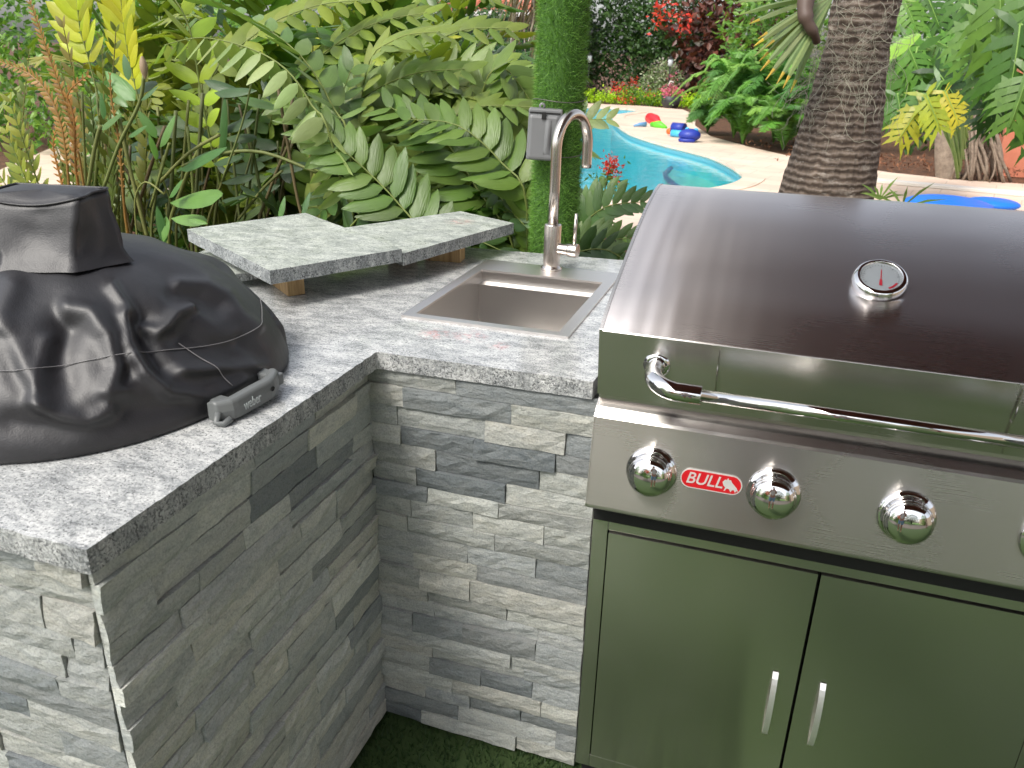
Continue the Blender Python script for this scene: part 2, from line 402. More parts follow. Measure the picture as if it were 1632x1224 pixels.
S(poly_sheet(offset_loop(pool, .02*sgn), G-1.45).build('pool_bottom', M['plaster']))
# shallow shelf at the near right end, its edge trimmed with blue tile
shelf_edge = smooth_loop([(-2.0, 15.6), (-2.02, 14.5), (-1.9, 13.9), (-1.62, 13.1), (-1.32, 12.5), (-1.12, 12.1), (-1.25, 11.75), (-1.6, 11.45), (-2.0, 11.0), (-2.3, 10.2), (-2.6, 9.2), (-2.2, 8.0), (.3, 8.0), (.5, 16)], 2)
S(poly_sheet(shelf_edge, wz-.28, thick=1.0).build('pool_shelf', M['plaster_light']))
k0 = len(shelf_edge)
line = [Vector((*p, wz-.27)) for p in shelf_edge if p[0] < -1.05 and 8.6 < p[1] < 15.2]
S(MB().tube([p + Vector((random.uniform(-.02, .02), 0, 0)) for p in line], .045, 6).build('pool_shelf_trim', M['pool_tile']))
# the low white step on the right of the deck
stp = MB()
a, b = Vector((.9, 12.35, 0)), Vector((6.5, 11.2, 0)); d = (b-a).normalized(); nn = Vector((-d.y, d.x, 0))*.09
stp.add([(p.x, p.y, z) for z in (G+.002, G+.05) for p in (a-nn, b-nn, b+nn, a+nn)], [(0, 3, 2, 1), (4, 5, 6, 7), (0, 1, 5, 4), (1, 2, 6, 5), (2, 3, 7, 6), (3, 0, 4, 7)])
S(stp.build('deck_kerb', M['coping'], bevel=.01))
S(poly_sheet([(-30, -30), (30, -30), (30, -6.5), (-30, -6.5)], G-.012).build('lawn', M['lawn']))
S(poly_sheet([(-12, -6.5), (6.8, -6.5), (6.8, -1.9), (-12, -1.9)], G-.010).build('paved_terrace', M['terrace']))
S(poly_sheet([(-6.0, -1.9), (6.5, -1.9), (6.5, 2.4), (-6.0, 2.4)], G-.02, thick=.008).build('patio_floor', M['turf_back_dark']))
mb = MB()
for _ in range(14000):
    x = random.uniform(-.95, .1); y = random.uniform(.75, 1.48)
    h = random.uniform(.010, .022); a = random.uniform(0, PI); dx, dy = math.cos(a)*.0016, math.sin(a)*.0016
    lx, ly = random.gauss(0, .008), random.gauss(0, .008)
    mb.add([(x-dx, y-dy, G-.02), (x+dx, y+dy, G-.02), (x+lx, y+ly, G-.02+h)], [(0, 1, 2)])
tag(mb.build('artificial_turf', M['turf_floor_shaded'], fixn=False), 'artificial turf in the counter corner, its shade put into the dark blade colour', 'artificial turf', kind='stuff')

# ------------------------------------------------------------------ kitchen island: stone cladding and granite top
isl = empty('kitchen_island', (-.8, 1.4, G), 'L-shaped outdoor kitchen counter clad in grey ledger stone with granite top', 'kitchen counter')
TOP, TH = .92, .038
out = [(-.772, .655), (-.770, 1.05), (-.766, 1.432), (-.55, 1.438), (-.302, 1.442), (-.300, 1.80), (-.288, 2.02), (.62, 2.02), (.62, 2.46), (-.3, 2.45), (-.95, 2.40), (-1.66, 2.36), (-1.66, .655)]
SX0, SX1, SY0, SY1 = -.822, -.412, 1.665, 2.255
shole = [(SX0+.01, SY0+.01), (SX1-.01, SY0+.01), (SX1-.01, SY1-.01), (SX0+.01, SY1-.01)]
o = poly_sheet(out, TOP, [shole], thick=TH, step=.012, jit=.0016).build('granite_top', M['granite'], isl)
o.data.materials.append(M['granite_edge'])
for pl in o.data.polygons:
    if abs(pl.normal.z) < .5: pl.material_index = 1
    elif pl.normal.z < 0: pl.material_index = 1
ZB, ZT = G, TOP - TH - .002
cores = MB()
cores.box((-1.64, .70, ZB), (-.812, 2.34, ZT-.004)); cores.box((-.812, 1.47, ZB), (-.29, 2.34, ZT-.004)); cores.box((-.29, 2.05, ZB), (.6, 2.40, ZT-.004))
# leave room for the sink bowl
cm = cores.build('core', M['core'], isl)
bm_ = bmesh.new(); bm_.from_mesh(cm.data); bm_.free()
PALE = [(.43, .445, .42), (.46, .47, .44), (.40, .415, .40), (.43, .435, .40), (.385, .40, .385), (.455, .455, .42)]
MIDG = [(.36, .38, .38), (.39, .405, .40), (.33, .35, .35), (.37, .38, .36)]
DARK = [(.20, .22, .23), (.24, .26, .265), (.17, .19, .20), (.28, .295, .295)]
def stone(org, u, nrm, u0, u1, z0, z1, dep, col, idx):
    gap = .0007
    u0 += gap; u1 -= gap; z0 += gap; z1 -= gap
    nu = max(2, min(9, int((u1-u0)/.022))); nz = 3
    mb = MB(); g = []; tl = random.uniform(-.003, .003); tz = random.uniform(-.003, .003)
    for j in range(nz+1):
        row = []
        for i in range(nu+1):
            uu = u0 + (u1-u0)*i/nu; zz = z0 + (z1-z0)*j/nz
            e = (i in (0, nu)) or (j in (0, nz))
            d = dep + tl*(i/nu-.5)*2 + tz*(j/nz-.5)*2 + noise.noise(Vector((uu*38+idx*7.3, zz*60, idx*3.1)))*.0036 - (.0018 if e else 0) + (0 if e else random.uniform(-.0009, .0009))
            if 0 < i < nu and 0 < j < nz: uu += random.uniform(-.004, .004); zz += random.uniform(-.002, .002)
            row.append(org + u*uu + nrm*d + Vector((0, 0, zz)))
        g.append(row)
    vsx = [p for r_ in g for p in r_]; w_ = nu+1
    fs = [(j*w_+i, j*w_+i+1, (j+1)*w_+i+1, (j+1)*w_+i) for j in range(nz) for i in range(nu)]
    ring = [(0, i) for i in range(nu+1)] + [(j, nu) for j in range(1, nz+1)] + [(nz, i) for i in range(nu-1, -1, -1)] + [(j, 0) for j in range(nz-1, 0, -1)]
    b0 = len(vsx)
    for (j, i) in ring:
        uu = u0 + (u1-u0)*i/nu; zz = z0 + (z1-z0)*j/nz; vsx.append(org + u*uu - nrm*.004 + Vector((0, 0, zz)))
    for k in range(len(ring)):
        k2 = (k+1) % len(ring); a = ring[k][0]*w_+ring[k][1]; b = ring[k2][0]*w_+ring[k2][1]
        fs.append((b, a, b0+k, b0+k2))
    mb.add(vsx, fs)
    o = mb.build('stone', M['stone'], isl, fixn=False); o.color = (*col, 1); return o
def clad(org, u, nrm, length, seed, lens, depth=.012, dark=.22, tone=1.0):
    random.seed(seed)
    z = ZB; idx = seed*100
    nc = 22; hs_ = [random.uniform(.8, 1.25) for _ in range(nc)]; k = (ZT-ZB)/sum(hs_)
    for c_ in range(nc):
        h = hs_[c_]*k; z1 = z + h
        x = 0; cd = depth + random.uniform(-.004, .004)
        first = True
        while x < length-1e-4:
            l = random.uniform(*lens)*(random.uniform(.35, 1) if first else 1); first = False
            if length - (x+l) < .05: l = length - x
            r_ = random.random()
            col = random.choice(DARK) if r_ < dark else random.choice(MIDG) if r_ < dark+.30 else random.choice(PALE)
            f = random.uniform(.9, 1.08)*tone; col = tuple(q*f for q in col)
            idx += 1
            stone(org, u, nrm, x, x+l, z, z1, cd + random.uniform(-.003, .0045)*(.3 if (x < .02 or x+l > length-.02) else 1), col, idx)
            x += l
        z = z1
X, Y, Z = Vector((1, 0, 0)), Vector((0, 1, 0)), Vector((0, 0, 1))
clad(Vector((-.797, 1.454, 0)), X, -Y, .512, 3, (.10, .27), dark=.20)
clad(Vector((-.800, .676, 0)), Y, X, .770, 5, (.12, .30), dark=.13, tone=1.45)  # paler stones here, lightened further by tone in place of missing light
clad(Vector((-1.40, .684, 0)), X, -Y, .594, 8, (.13, .30), dark=.16)
random.seed(11)

# ------------------------------------------------------------------ sink
snk = empty('sink', (-.617, 1.96, TOP), 'square stainless steel drop-in sink in the granite counter', 'sink')
zr = TOP + .006
ix0, ix1, iy0, iy1 = SX0+.028, SX1-.028, SY0+.024, SY1-.115
rim = poly_sheet([(SX0, SY0), (SX1, SY0), (SX1, SY1), (SX0, SY1)], zr, [[(ix0, iy0), (ix1, iy0), (ix1, iy1), (ix0, iy1)]], thick=.0058)
M['rim_steel'] = steel('rim_steel', col=(.84, .80, .77), rough=.42, aniso=.2, scuff=.1)  # rim colour raised above the bowl steel to paint in its sky sheen
rim.build('sink_rim', M['rim_steel'], snk, bevel=.0018)
bowl = MB(); e = .004; yl = iy1 - .028; zl = zr - .034; zb = zr - .215
def q(*p): bowl.add(p, [(0, 1, 2, 3)])
z0_ = zr - .0058
q((ix0, iy0, z0_), (ix1, iy0, z0_), (ix1-e, iy0+e, zb), (ix0+e, iy0+e, zb))
q((ix0, iy0, z0_), (ix0, iy1, z0_), (ix0, iy1, zl), (ix0, iy0, zl)); q((ix1, iy0, z0_), (ix1, iy1, z0_), (ix1, iy1, zl), (ix1, iy0, zl))
q((ix0, iy0, zl), (ix0, iy1, zl), (ix0+e, yl, zb), (ix0+e, iy0+e, zb)); q((ix1, iy0, zl), (ix1, iy1, zl), (ix1-e, yl, zb), (ix1-e, iy0+e, zb))
q((ix0, iy1, z0_), (ix1, iy1, z0_), (ix1, iy1, zl), (ix0, iy1, zl)); q((ix0, iy1, zl), (ix1, iy1, zl), (ix1, yl, zl-.003), (ix0, yl, zl-.003))
q((ix0, yl, zl-.003), (ix1, yl, zl-.003), (ix1-e, yl, zb), (ix0+e, yl, zb)); q((ix0, iy0, zb), (ix1, iy0, zb), (ix1, yl, zb), (ix0, yl, zb))
bowl.build('sink_bowl', M['sink_steel'], snk, fixn=False)
MB().lathe([(.0, .004), (.02, .004), (.038, .007), (.045, .003), (.045, 0)], Matrix.Translation(((ix0+ix1)/2, (iy0+yl)/2, zb)), 24).build('drain', M['chrome_dark'], snk)
# a hole is left in the island's core for the bowl
cut = bmesh.new(); cut.from_mesh(cm.data)
cut.clear(); cut.to_mesh(cm.data); cut.free()
cores = MB()
cores.box((-1.64, .70, ZB), (-.835, 2.34, ZT-.004)); cores.box((-.835, 1.47, ZB), (-.29, 1.64, ZT-.004)); cores.box((-.39, 1.64, ZB), (-.29, 2.34, ZT-.004)); cores.box((-.29, 2.05, ZB), (.6, 2.40, ZT-.004))
cores.box((-.835, 2.27, ZB), (-.39, 2.34, ZT-.004)); cores.box((-.835, .70, ZB), (-.806, 1.64, ZT-.004))
mm = cores.mesh('core', M['core']); mm.transform(Matrix.Translation(-isl.location)); cm.data = mm

# ------------------------------------------------------------------ faucet
fau = empty('faucet', (-.611, 2.222, zr), 'tall brushed nickel gooseneck faucet with side lever behind the sink', 'faucet')
fx, fy = -.611, 2.222
T0 = Matrix.Translation((fx, fy, zr))
MB().lathe([(0, 0), (.031, 0), (.031, .006), (.026, .010), (.0245, .012)], T0).build('base_ring', M['nickel'], fau)
MB().lathe([(.0245, .010), (.0245, .128), (.0235, .131), (.0145, .132)], T0).build('body', M['nickel'], fau)
zs = 1.262; rad = .078; dv = Vector((.052, .147, 0)).normalized()
pts = [Vector((fx, fy, zr+.125)), Vector((fx, fy, 1.15)), Vector((fx, fy, zs-.03))]
for k in range(0, 25):
    a = PI - PI*k/24; pts.append(Vector((fx, fy, zs)) + dv*(rad + rad*math.cos(a)) + Vector((0, 0, rad*1.12*math.sin(a))))
pts.append(pts[-1] + Vector((0, 0, -.052))); pts.append(pts[-1] + Vector((0, 0, -.012)))
MB().tube(pts, .0148, 20).build('spout', M['nickel'], fau)
hc = Vector((fx, fy, zr+.062))
MB().tube([hc + Vector((.016, 0, 0)), hc + Vector((.050, -.004, 0))], .0165, 20).build('valve_barrel', M['nickel'], fau, bevel=.001)
hd = MB().tube([hc + Vector((.0505, -.004, 0)), hc + Vector((.078, -.007, 0))], .0195, 24).build('lever_hub', M['nickel'], fau, bevel=.002)
MB().tube([hc + Vector((.066, -.006, .015)), hc + Vector((.068, -.008, .105))], [.0052, .0045], 12).build('lever', M['nickel'], fau)

# ------------------------------------------------------------------ pillar in artificial grass with outlet box
PXc, PYc, PR = -.692, 2.530, .070
pil = empty('grass_wrapped_post', (PXc, PYc, G), 'round post wrapped in green artificial grass behind the sink', 'post')
ptop = 2.7
MB().lathe([(PR, 0), (PR, ptop-G)], Matrix.Translation((PXc, PYc, G)), 32).build('post_core', M['turf_back'], pil)
mb = MB()
for _ in range(42000):
    a = random.uniform(0, 2*PI); z = random.uniform(.55, 2.05); ca, sa = math.cos(a), math.sin(a)
    if sa > .75: continue
    h = random.uniform(.008, .022); b = Vector((PXc+ca*PR, PYc+sa*PR, z)); t = Vector((-sa, ca, 0))
    tip = b + Vector((ca, sa, 0))*h + t*random.gauss(0, .007) + Vector((0, 0, random.gauss(.004, .008)))
    wv = (t*random.uniform(-1, 1) + Vector((0, 0, random.uniform(-.6, .6)))).normalized()*.0009
    mb.add([b-wv, b+wv, tip], [(0, 1, 2)])
tag(mb.build('grass_blades', M['turf_blade'], pil, fixn=False), kind='stuff')
for zz in (1.372, 1.215):
    pts = [(PXc+math.cos(a)*(PR+.012), PYc+math.sin(a)*(PR+.012), zz+.006*math.sin(a*2)+.004*math.cos(a)) for a in [2*PI*k/30 for k in range(31)]]
    MB().tube(pts, .0014, 6, cap=False).build('tie_wire', M['wire'], pil)
ob = empty('outlet_box', (-.705, 2.44, 1.28), 'grey weatherproof outlet box tied to the grass-covered post', 'outlet box')
Mo = Matrix.Translation((-.708, 2.432, 1.278)) @ Matrix.Rotation(R(14), 4, 'Z') @ Matrix.Rotation(R(2), 4, 'Y')
MB().box((-.050, -.018, -.074), (.050, .03, .074), Mo).build('box_body', M['box_grey'], ob, bevel=.005)
MB().box((-.047, -.038, -.070), (.043, -.0185, .058), Mo).build('flip_cover', M['box_grey'], ob, bevel=.009)
rb = MB(); prof = [(.018, 0), (.012, .006), (.0, .012), (-.012, .006), (-.018, 0)]
for k in range(9):
    z_ = -.055 + .1*k/8; bulge = math.sin(PI*k/8)
    rb.v += [tuple(Mo @ Vector((.012+x_*.55, -.038-d_*bulge, z_))) for x_, d_ in prof]
for k in range(8):
    for i in range(4): rb.f.append((k*5+i, k*5+i+1, (k+1)*5+i+1, (k+1)*5+i)); rb.sm.append(True)
rb.build('cover_rib', M['box_grey'], ob)
MB().box((-.047, -.020, .0605), (.044, -.0182, .064), Mo).build('cover_seam', M['black'], ob)
MB().box((-.010, -.043, .046), (.002, -.030, .066), Mo).build('latch', M['black'], ob, bevel=.001)
MB().lathe([(.004, -.003), (.010, -.003), (.010, .003), (.004, .003)], Mo @ Matrix.Translation((-.012, .0, .080)) @ Matrix.Rotation(PI/2, 4, 'X'), 14).build('mounting_tab', M['box_grey'], ob)

# ------------------------------------------------------------------ loose slabs on wood blocks
def slab(label, pts, ztop, th):
    m = poly_sheet(pts, ztop, thick=th, step=.02, jit=.0008)
    o = m.build('granite_slab', M['granite_slab']); o.data.materials.append(M['granite_slab_edge'])
    for pl in o.data.polygons:
        if abs(pl.normal.z) < .5: pl.material_index = 1
    return tag(o, label, 'stone slab', 'granite offcuts stacked on the counter')
slab('wide granite slab nearest the covered grill, propped on wood blocks', [(-1.585, 1.877), (-1.117, 1.583), (-.933, 1.907), (-1.417, 2.223)], 1.0215, .034)
slab('narrow granite slab with a pink stain, reaching toward the grass post', [(-1.238, 2.109), (-.930, 1.909), (-.79, 2.41), (-1.013, 2.52)], 1.0095, .033)
slab('small thin pale slab poking out beneath the wide slab', [(-1.53, 1.86), (-1.31, 1.70), (-1.24, 1.80), (-1.45, 1.96)], .962, .02)
def block(label, cx, cy, sx, sy, rz, zt, n=1):
    Mx = Matrix.Translation((cx, cy, TOP)) @ Matrix.Rotation(rz, 4, 'Z')
    o = MB().box((-sx/2, -sy/2, .0005), (sx/2, sy/2, zt-TOP-.0005), Mx).build('wood_block', M['wood'], bevel=.0015)
    return tag(o, label, 'wood block', 'wood blocks under the granite slabs')
block('wood block at the corner of the wide slab, nearest the covered grill', -1.195, 1.765, .135, .045, R(-38), .987)
block('wood block under the right end of the narrow slab, beside the sink', -.945, 2.225, .11, .060, R(8), .976)
block('darker wood block between the two granite slabs', -1.065, 2.18, .075, .05, R(-20), .976)

# ------------------------------------------------------------------ covered portable grill
gc = Vector((-1.2487, 1.1226, TOP))
cg = empty('covered_grill', gc, 'portable grill hidden under a wrinkled black vinyl cover', 'covered grill')
A_, B_, H_, NE, PE, RT = .3814, .3687, .2603, 2.35, 2.383, -.1864
cR, sR = math.cos(RT), math.sin(RT)
def cover_pt(th, t, off=0.0):
    c, s = math.cos(th), math.sin(th); r = (abs(c)**NE + abs(s)**NE)**(-1/NE)
    if t <= 1: rho = t**.7; z = H_*(max(0, 1-rho**PE))**(1/1.6)
    else: rho = 1; z = 0
    x_, y_ = A_*r*c*rho, B_*r*s*rho
    return Vector((x_*cR - y_*sR, x_*sR + y_*cR, z))
# folds: each (azimuth, height fraction t, angular width, t width, depth, slant)
FOLDS = [(-.62, .63, .15, .20, -.034, .5), (-.36, .66, .08, .22, .024, .5), (-.20, .70, .11, .17, -.032, .35), (.05, .62, .10, .20, .020, .6), (.32, .58, .11, .18, -.022, .4), (.55, .62, .10, .2, .016, .3),
         (-.92, .60, .12, .25, .024, .4), (-1.22, .66, .14, .20, -.034, -.25), (-1.55, .60, .12, .26, .020, -.2), (-1.85, .66, .14, .24, -.026, -.3), (-2.2, .62, .14, .25, .018, -.3), (-2.6, .66, .16, .22, -.02, .2),
         (-.50, .86, .14, .07, .022, .1), (-1.05, .88, .22, .07, .020, 0), (-1.6, .88, .22, .07, .022, 0), (-.05, .87, .16, .06, .018, 0), (-.75, .78, .35, .05, -.010, .3), (-1.35, .42, .16, .16, -.010, .2), (-.25, .42, .18, .12, .010, .5)]
def fold(th, t):
    s = 0
    for a, tt, aw, tw, d, sl_ in FOLDS:
        da = (th - a - sl_*(t-tt) + PI) % (2*PI) - PI
        e_ = (da/(aw*1.25))**2 + ((t-tt)/(tw*1.1))**2
        if e_ < 9: s += .62*d*math.exp(-e_)
    amp = max(0, min(1, (t-.28)/.3))
    p = Vector((math.cos(th)*2.4, math.sin(th)*2.4, t*2.2))
    s += amp*(noise.noise(p*1.1)*.022 + noise.noise(p*2.7+Vector((5, 2, 1)))*.009 + (1-abs(noise.noise(p*1.7+Vector((1, 9, 3))))*2)*.006*amp)
    return s
NT, NR = 420, 170
# soft creases pressed into the vinyl: crest and hollow lines laid over the side that faces the patio
def zq(l): return [(x_/3.06, y_/3.06+360) for x_, y_ in l]
CREASES = [(zq([(60, 300), (20, 420), (30, 560), (120, 720), (190, 860)]), 20, .012), (zq([(330, 405), (440, 430), (520, 530), (560, 690), (520, 800)]), 15, .015), (zq([(230, 560), (200, 690), (190, 800)]), 13, .009),
    (zq([(600, 440), (625, 570), (700, 700), (830, 815), (1000, 835), (1180, 760)]), 11, .017), (zq([(545, 300), (620, 400), (700, 480), (770, 520), (815, 490), (850, 430), (920, 400)]), 11, .014), (zq([(880, 285), (1000, 290), (1090, 340), (1180, 450), (1250, 500)]), 12, .012),
    (zq([(170, 850), (280, 920), (420, 950), (520, 910), (590, 800)]), 13, .014), (zq([(900, 700), (1050, 690), (1200, 680), (1330, 690), (1400, 685)]), 10, .012), (zq([(1060, 840), (1180, 780), (1290, 730)]), 7, .008), (zq([(640, 640), (690, 720), (790, 800)]), 7, .006),
    (zq([(320, 500), (300, 620), (310, 760)]), 34, -.022), (zq([(690, 470), (730, 580), (800, 690)]), 19, -.021), (zq([(900, 560), (1010, 590), (1130, 620)]), 26, -.016), (zq([(850, 340), (960, 340), (1060, 400)]), 16, -.009), (zq([(20, 560), (80, 720), (150, 820)]), 17, -.012),
    (zq([(620, 900), (760, 920), (900, 880)]), 26, -.012), (zq([(60, 960), (300, 1010), (520, 990)]), 24, -.010), (zq([(1180, 560), (1260, 640), (1300, 700)]), 11, -.009), (zq([(560, 860), (600, 760), (640, 700)]), 9, -.007)]
def seg_d(p, a, b):
    vx, vy = b[0]-a[0], b[1]-a[1]; t = max(0, min(1, ((p[0]-a[0])*vx+(p[1]-a[1])*vy)/(vx*vx+vy*vy+1e-9)))
    return math.hypot(p[0]-a[0]-vx*t, p[1]-a[1]-vy*t)
def crease(w_):
    d = w_-EYE; zz = -d.dot(BK); px = 816+FPX*d.dot(RX)/zz; py = 612-FPX*d.dot(UPV)/zz
    if px < -250 or px > 500: return 0
    wx = px + 5*noise.noise(Vector((px*.02, py*.02, 1))); wy = py + 5*noise.noise(Vector((px*.02, py*.02, 5)))
    tot = 0
    for l, wd, am in CREASES:
        dm = min(seg_d((wx, wy), l[k], l[k+1]) for k in range(len(l)-1))
        if dm < wd*2.6: tot += am*math.exp(-(dm/wd)**2*1.1)
    return tot
vsx = []; fs = []
for j in range(NR+1):
    t = j/NR
    for i in range(NT):
        th = 2*PI*i/NT
        p = cover_pt(th, max(t, 1e-4))
        nrm = Vector((math.cos(th+RT)*(.25+.75*t), math.sin(th+RT)*(.25+.75*t), 1.15-t)).normalized()
        facing = nrm.dot((EYE-(gc+p)).normalized()) > .05
        edge = min(1, (1-t)/.05); edge = max(.2, edge)
        f_ = crease(gc+p)*.95 + fold(th, t)*.22 if facing else fold(th, t)
        q_ = p + nrm*f_*edge
        if t > .93: q_.z += .010*noise.noise(Vector((math.cos(th)*5, math.sin(th)*5, 3)))*(t-.93)/.07
        q_.z = max(q_.z, .0025)
        vsx.append(q_)
for j in range(NR):
    for i in range(NT): fs.append((j*NT+i, j*NT+(i+1) % NT, (j+1)*NT+(i+1) % NT, (j+1)*NT+i))
b0 = len(vsx)
for i in range(NT):
    p = vsx[NR*NT+i].copy(); vsx.append(Vector((p.x*.985, p.y*.985, .0015)))
for i in range(NT): fs.append((NR*NT+i, NR*NT+(i+1) % NT, b0+(i+1) % NT, b0+i))
cov = MB(); cov.add([gc + p for p in vsx], fs, True)
cvo = cov.build('vinyl_cover', M['vinyl'], cg)
mdf = cvo.modifiers.new('smooth', 'SMOOTH'); mdf.factor = .5; mdf.iterations = 3
cov_grid = [gc + p for p in vsx]
def cov_at(th, t):
    i = int(round(th/(2*PI)*NT)) % NT; j = min(NR, int(round(t*NR))); return cov_grid[j*NT+i]
# stitched seams follow the cover
def seam(f, n_, r_=.0008):
    pts = []
    for k in range(n_):
        th, t = f(k/(n_-1)); i = (th/(2*PI)*NT) % NT; i0 = int(i); fi = i-i0; j = t*NR; j0 = int(j); fj = j-j0
        g_ = lambda a_, b_: cov_grid[min(NR, b_)*NT + a_ % NT]
        p = (g_(i0, j0)*(1-fi)+g_(i0+1, j0)*fi)*(1-fj) + (g_(i0, j0+1)*(1-fi)+g_(i0+1, j0+1)*fi)*fj
        o_ = (p-gc); o_.z = .1; pts.append(p + o_.normalized()*.0022)
    for _ in range(2): pts = [pts[0]] + [(pts[k-1]+pts[k]*2+pts[k+1])/4 for k in range(1, len(pts)-1)] + [pts[-1]]
    MB().tube(pts, r_, 6).build('stitched_seam', M['thread'], cvo)
seam(lambda s: (-2.6+3.5*s, .80 - .05*math.sin(s*5) + .02*math.sin(s*17)), 150)
seam(lambda s: (-.02+.12*s, .80+.17*s), 20)
# cap on top: the boxy pocket over the lid handle
cz = TOP + .222
base4 = [Vector((-1.198, .972, 1.160)), Vector((-1.103, 1.020, 1.158)), Vector((-1.073, 1.110, 1.156)), Vector((-1.205, 1.150, 1.170))]
top4 = [Vector((-1.262, .995, 1.272)), Vector((-1.100, 1.056, 1.271)), Vector((-1.106, 1.126, 1.277)), Vector((-1.268, 1.088, 1.278))]
mb = MB(); n1 = 12; rows = []
def quadring(c4, k):
    return [c4[i].lerp(c4[(i+1) % 4], s_/n1) for i in range(4) for s_ in range(n1)]
for k in range(11):
    s_ = k/10; c4 = [a_.lerp(b_, s_) for a_, b_ in zip(base4, top4)]
    ctr = sum(c4, Vector())/4; ring = quadring(c4, k); rr = []
    for idx_, p in enumerate(ring):
        u_ = (idx_ % n1)/n1; side = idx_//n1
        bl = math.sin(PI*u_)*math.sin(PI*min(1, s_*1.05))
        d_ = (p-ctr); d_.z = 0
        puck = -.010*math.sin(PI*s_)*(1 if side == 0 else .6)*math.sin(PI*u_) + .006*noise.noise(Vector((u_*3+side*5, s_*3, 2.2)))
        if s_ < .18: puck += .012*(1-s_/.18)
        q_ = p + d_.normalized()*puck
        if side == 0: q_.z -= .014*math.sin(PI*u_)*(s_**3)
        rr.append(q_)
    rows.append(rr)
vsx = [p for r_ in rows for p in r_]; L4 = 4*n1
fs = [(j*L4+i, j*L4+(i+1) % L4, (j+1)*L4+(i+1) % L4, (j+1)*L4+i) for j in range(10) for i in range(L4)]
last = rows[-1]; ctr = sum(last, Vector())/L4
prev = 10*L4
for s_ in (.93, .8, .5, .15):
    b_ = len(vsx); vsx += [ctr.lerp(p, s_) + Vector((0, 0, .004*(1-s_) + (.003 if s_ < .9 else -.001))) for p in last]
    fs += [(prev+i, prev+(i+1) % L4, b_+(i+1) % L4, b_+i) for i in range(L4)]; prev = b_
vsx.append(ctr + Vector((0, 0, .006))); fs += [(prev+i, prev+(i+1) % L4, len(vsx)-1) for i in range(L4)]
mb.add(vsx, fs, True); capo = mb.build('handle_pocket', M['vinyl'], cg)
MB().tube([p + Vector((0, 0, .001)) for p in last] + [last[0]], .0024, 6).build('piping', M['vinyl'], capo)
# grey carrying handle at the right front corner
hp0, hp1 = at(350, 660, z=.942), at(452, 604, z=.950)
hd_ = (hp1-hp0); hl = hd_.length; hx = hd_.normalized(); hy = Vector((0, 0, 1)).cross(hx).normalized()
Mh = Matrix.Translation(hp0) @ Matrix((( hx.x, hy.x, 0, 0), (hx.y, hy.y, 0, 0), (hx.z, hy.z, 1, 0), (0, 0, 0, 1)))
hh = MB(); sect = []
for k in range(15):
    s_ = k/14; xx = hl*s_; inw = .0 + .022*max(0, (s_-.72)/.28)**1.5 + .018*max(0, (.16-s_)/.16)
    hgt = .020 - .003*abs(s_-.5) ; th_ = .011
    sect.append([(xx, inw-th_, -hgt), (xx, inw-th_-.002, 0), (xx, inw-th_+.001, hgt*.8), (xx, inw-.002, hgt), (xx, inw+th_, hgt*.85), (xx, inw+th_, -hgt)])
for sct in sect: hh.v += [tuple(Mh @ Vector(p)) for p in sct]
for k in range(14):
    for i in range(6): hh.f.append((k*6+i, k*6+(i+1) % 6, (k+1)*6+(i+1) % 6, (k+1)*6+i)); hh.sm.append(False)
hh.f.append(tuple(range(6))); hh.sm.append(False); hh.f.append(tuple(14*6+i for i in reversed(range(6)))); hh.sm.append(False)
hh.build('carrying_handle', M['grey_plastic'], cg, bevel=.0035)
MB().tube([Mh @ Vector((.004, .006, .0)), Mh @ Vector((-.006, .004, -.014)), Mh @ Vector((.0, -.006, -.018)), Mh @ Vector((.014, -.010, -.012))], .006, 10).build('handle_hook', M['grey_plastic'], cg)
MB().lathe([(0, 0), (.0045, 0), (.0045, .001)], Mh @ Matrix.Translation((hl*.72, -.0135, .002)) @ Matrix.Rotation(PI/2, 4, 'X'), 16).build('screw_hole', M['black'], cg)
for s_, xx in ((0, .03), (1, hl-.006)):
    MB().box((xx-.012, .004, -.012), (xx+.012, .07, .010), Mh).build('handle_bracket', M['grey_plastic'], cg, bevel=.003)
def text(name, body, mat, parent, M4, size, ext=.0006, off=0, shear=0, sx=1):
    cu = bpy.data.curves.new(name, 'FONT'); cu.body = body; cu.size = size; cu.extrude = ext; cu.offset = off; cu.shear = shear
    cu.align_x = 'CENTER'; cu.align_y = 'CENTER'; cu.materials.append(mat)
    o = bpy.data.objects.new(name, cu); C.objects.link(o)
    dg = bpy.context.evaluated_depsgraph_get(); me = bpy.data.meshes.new_from_object(o.evaluated_get(dg)); bpy.data.objects.remove(o); me.name = name
    if not me.materials: me.materials.append(mat)
    o = bpy.data.objects.new(name, me); C.objects.link(o)
    off = Vector(); q_ = parent
    while q_: off += q_.location; q_ = q_.parent
    o.parent = parent; me.transform(Matrix.Translation(-off) @ M4 @ Matrix.Diagonal((sx, 1, 1, 1))); return o
Mt = Mh @ Matrix.Translation((hl*.40, -.0142, -.001)) @ Matrix.Rotation(PI/2, 4, 'X')
text('lettering', 'weber', M['plastic_text'], cg, Mt, .024, .0004, .0002, 0, .66)

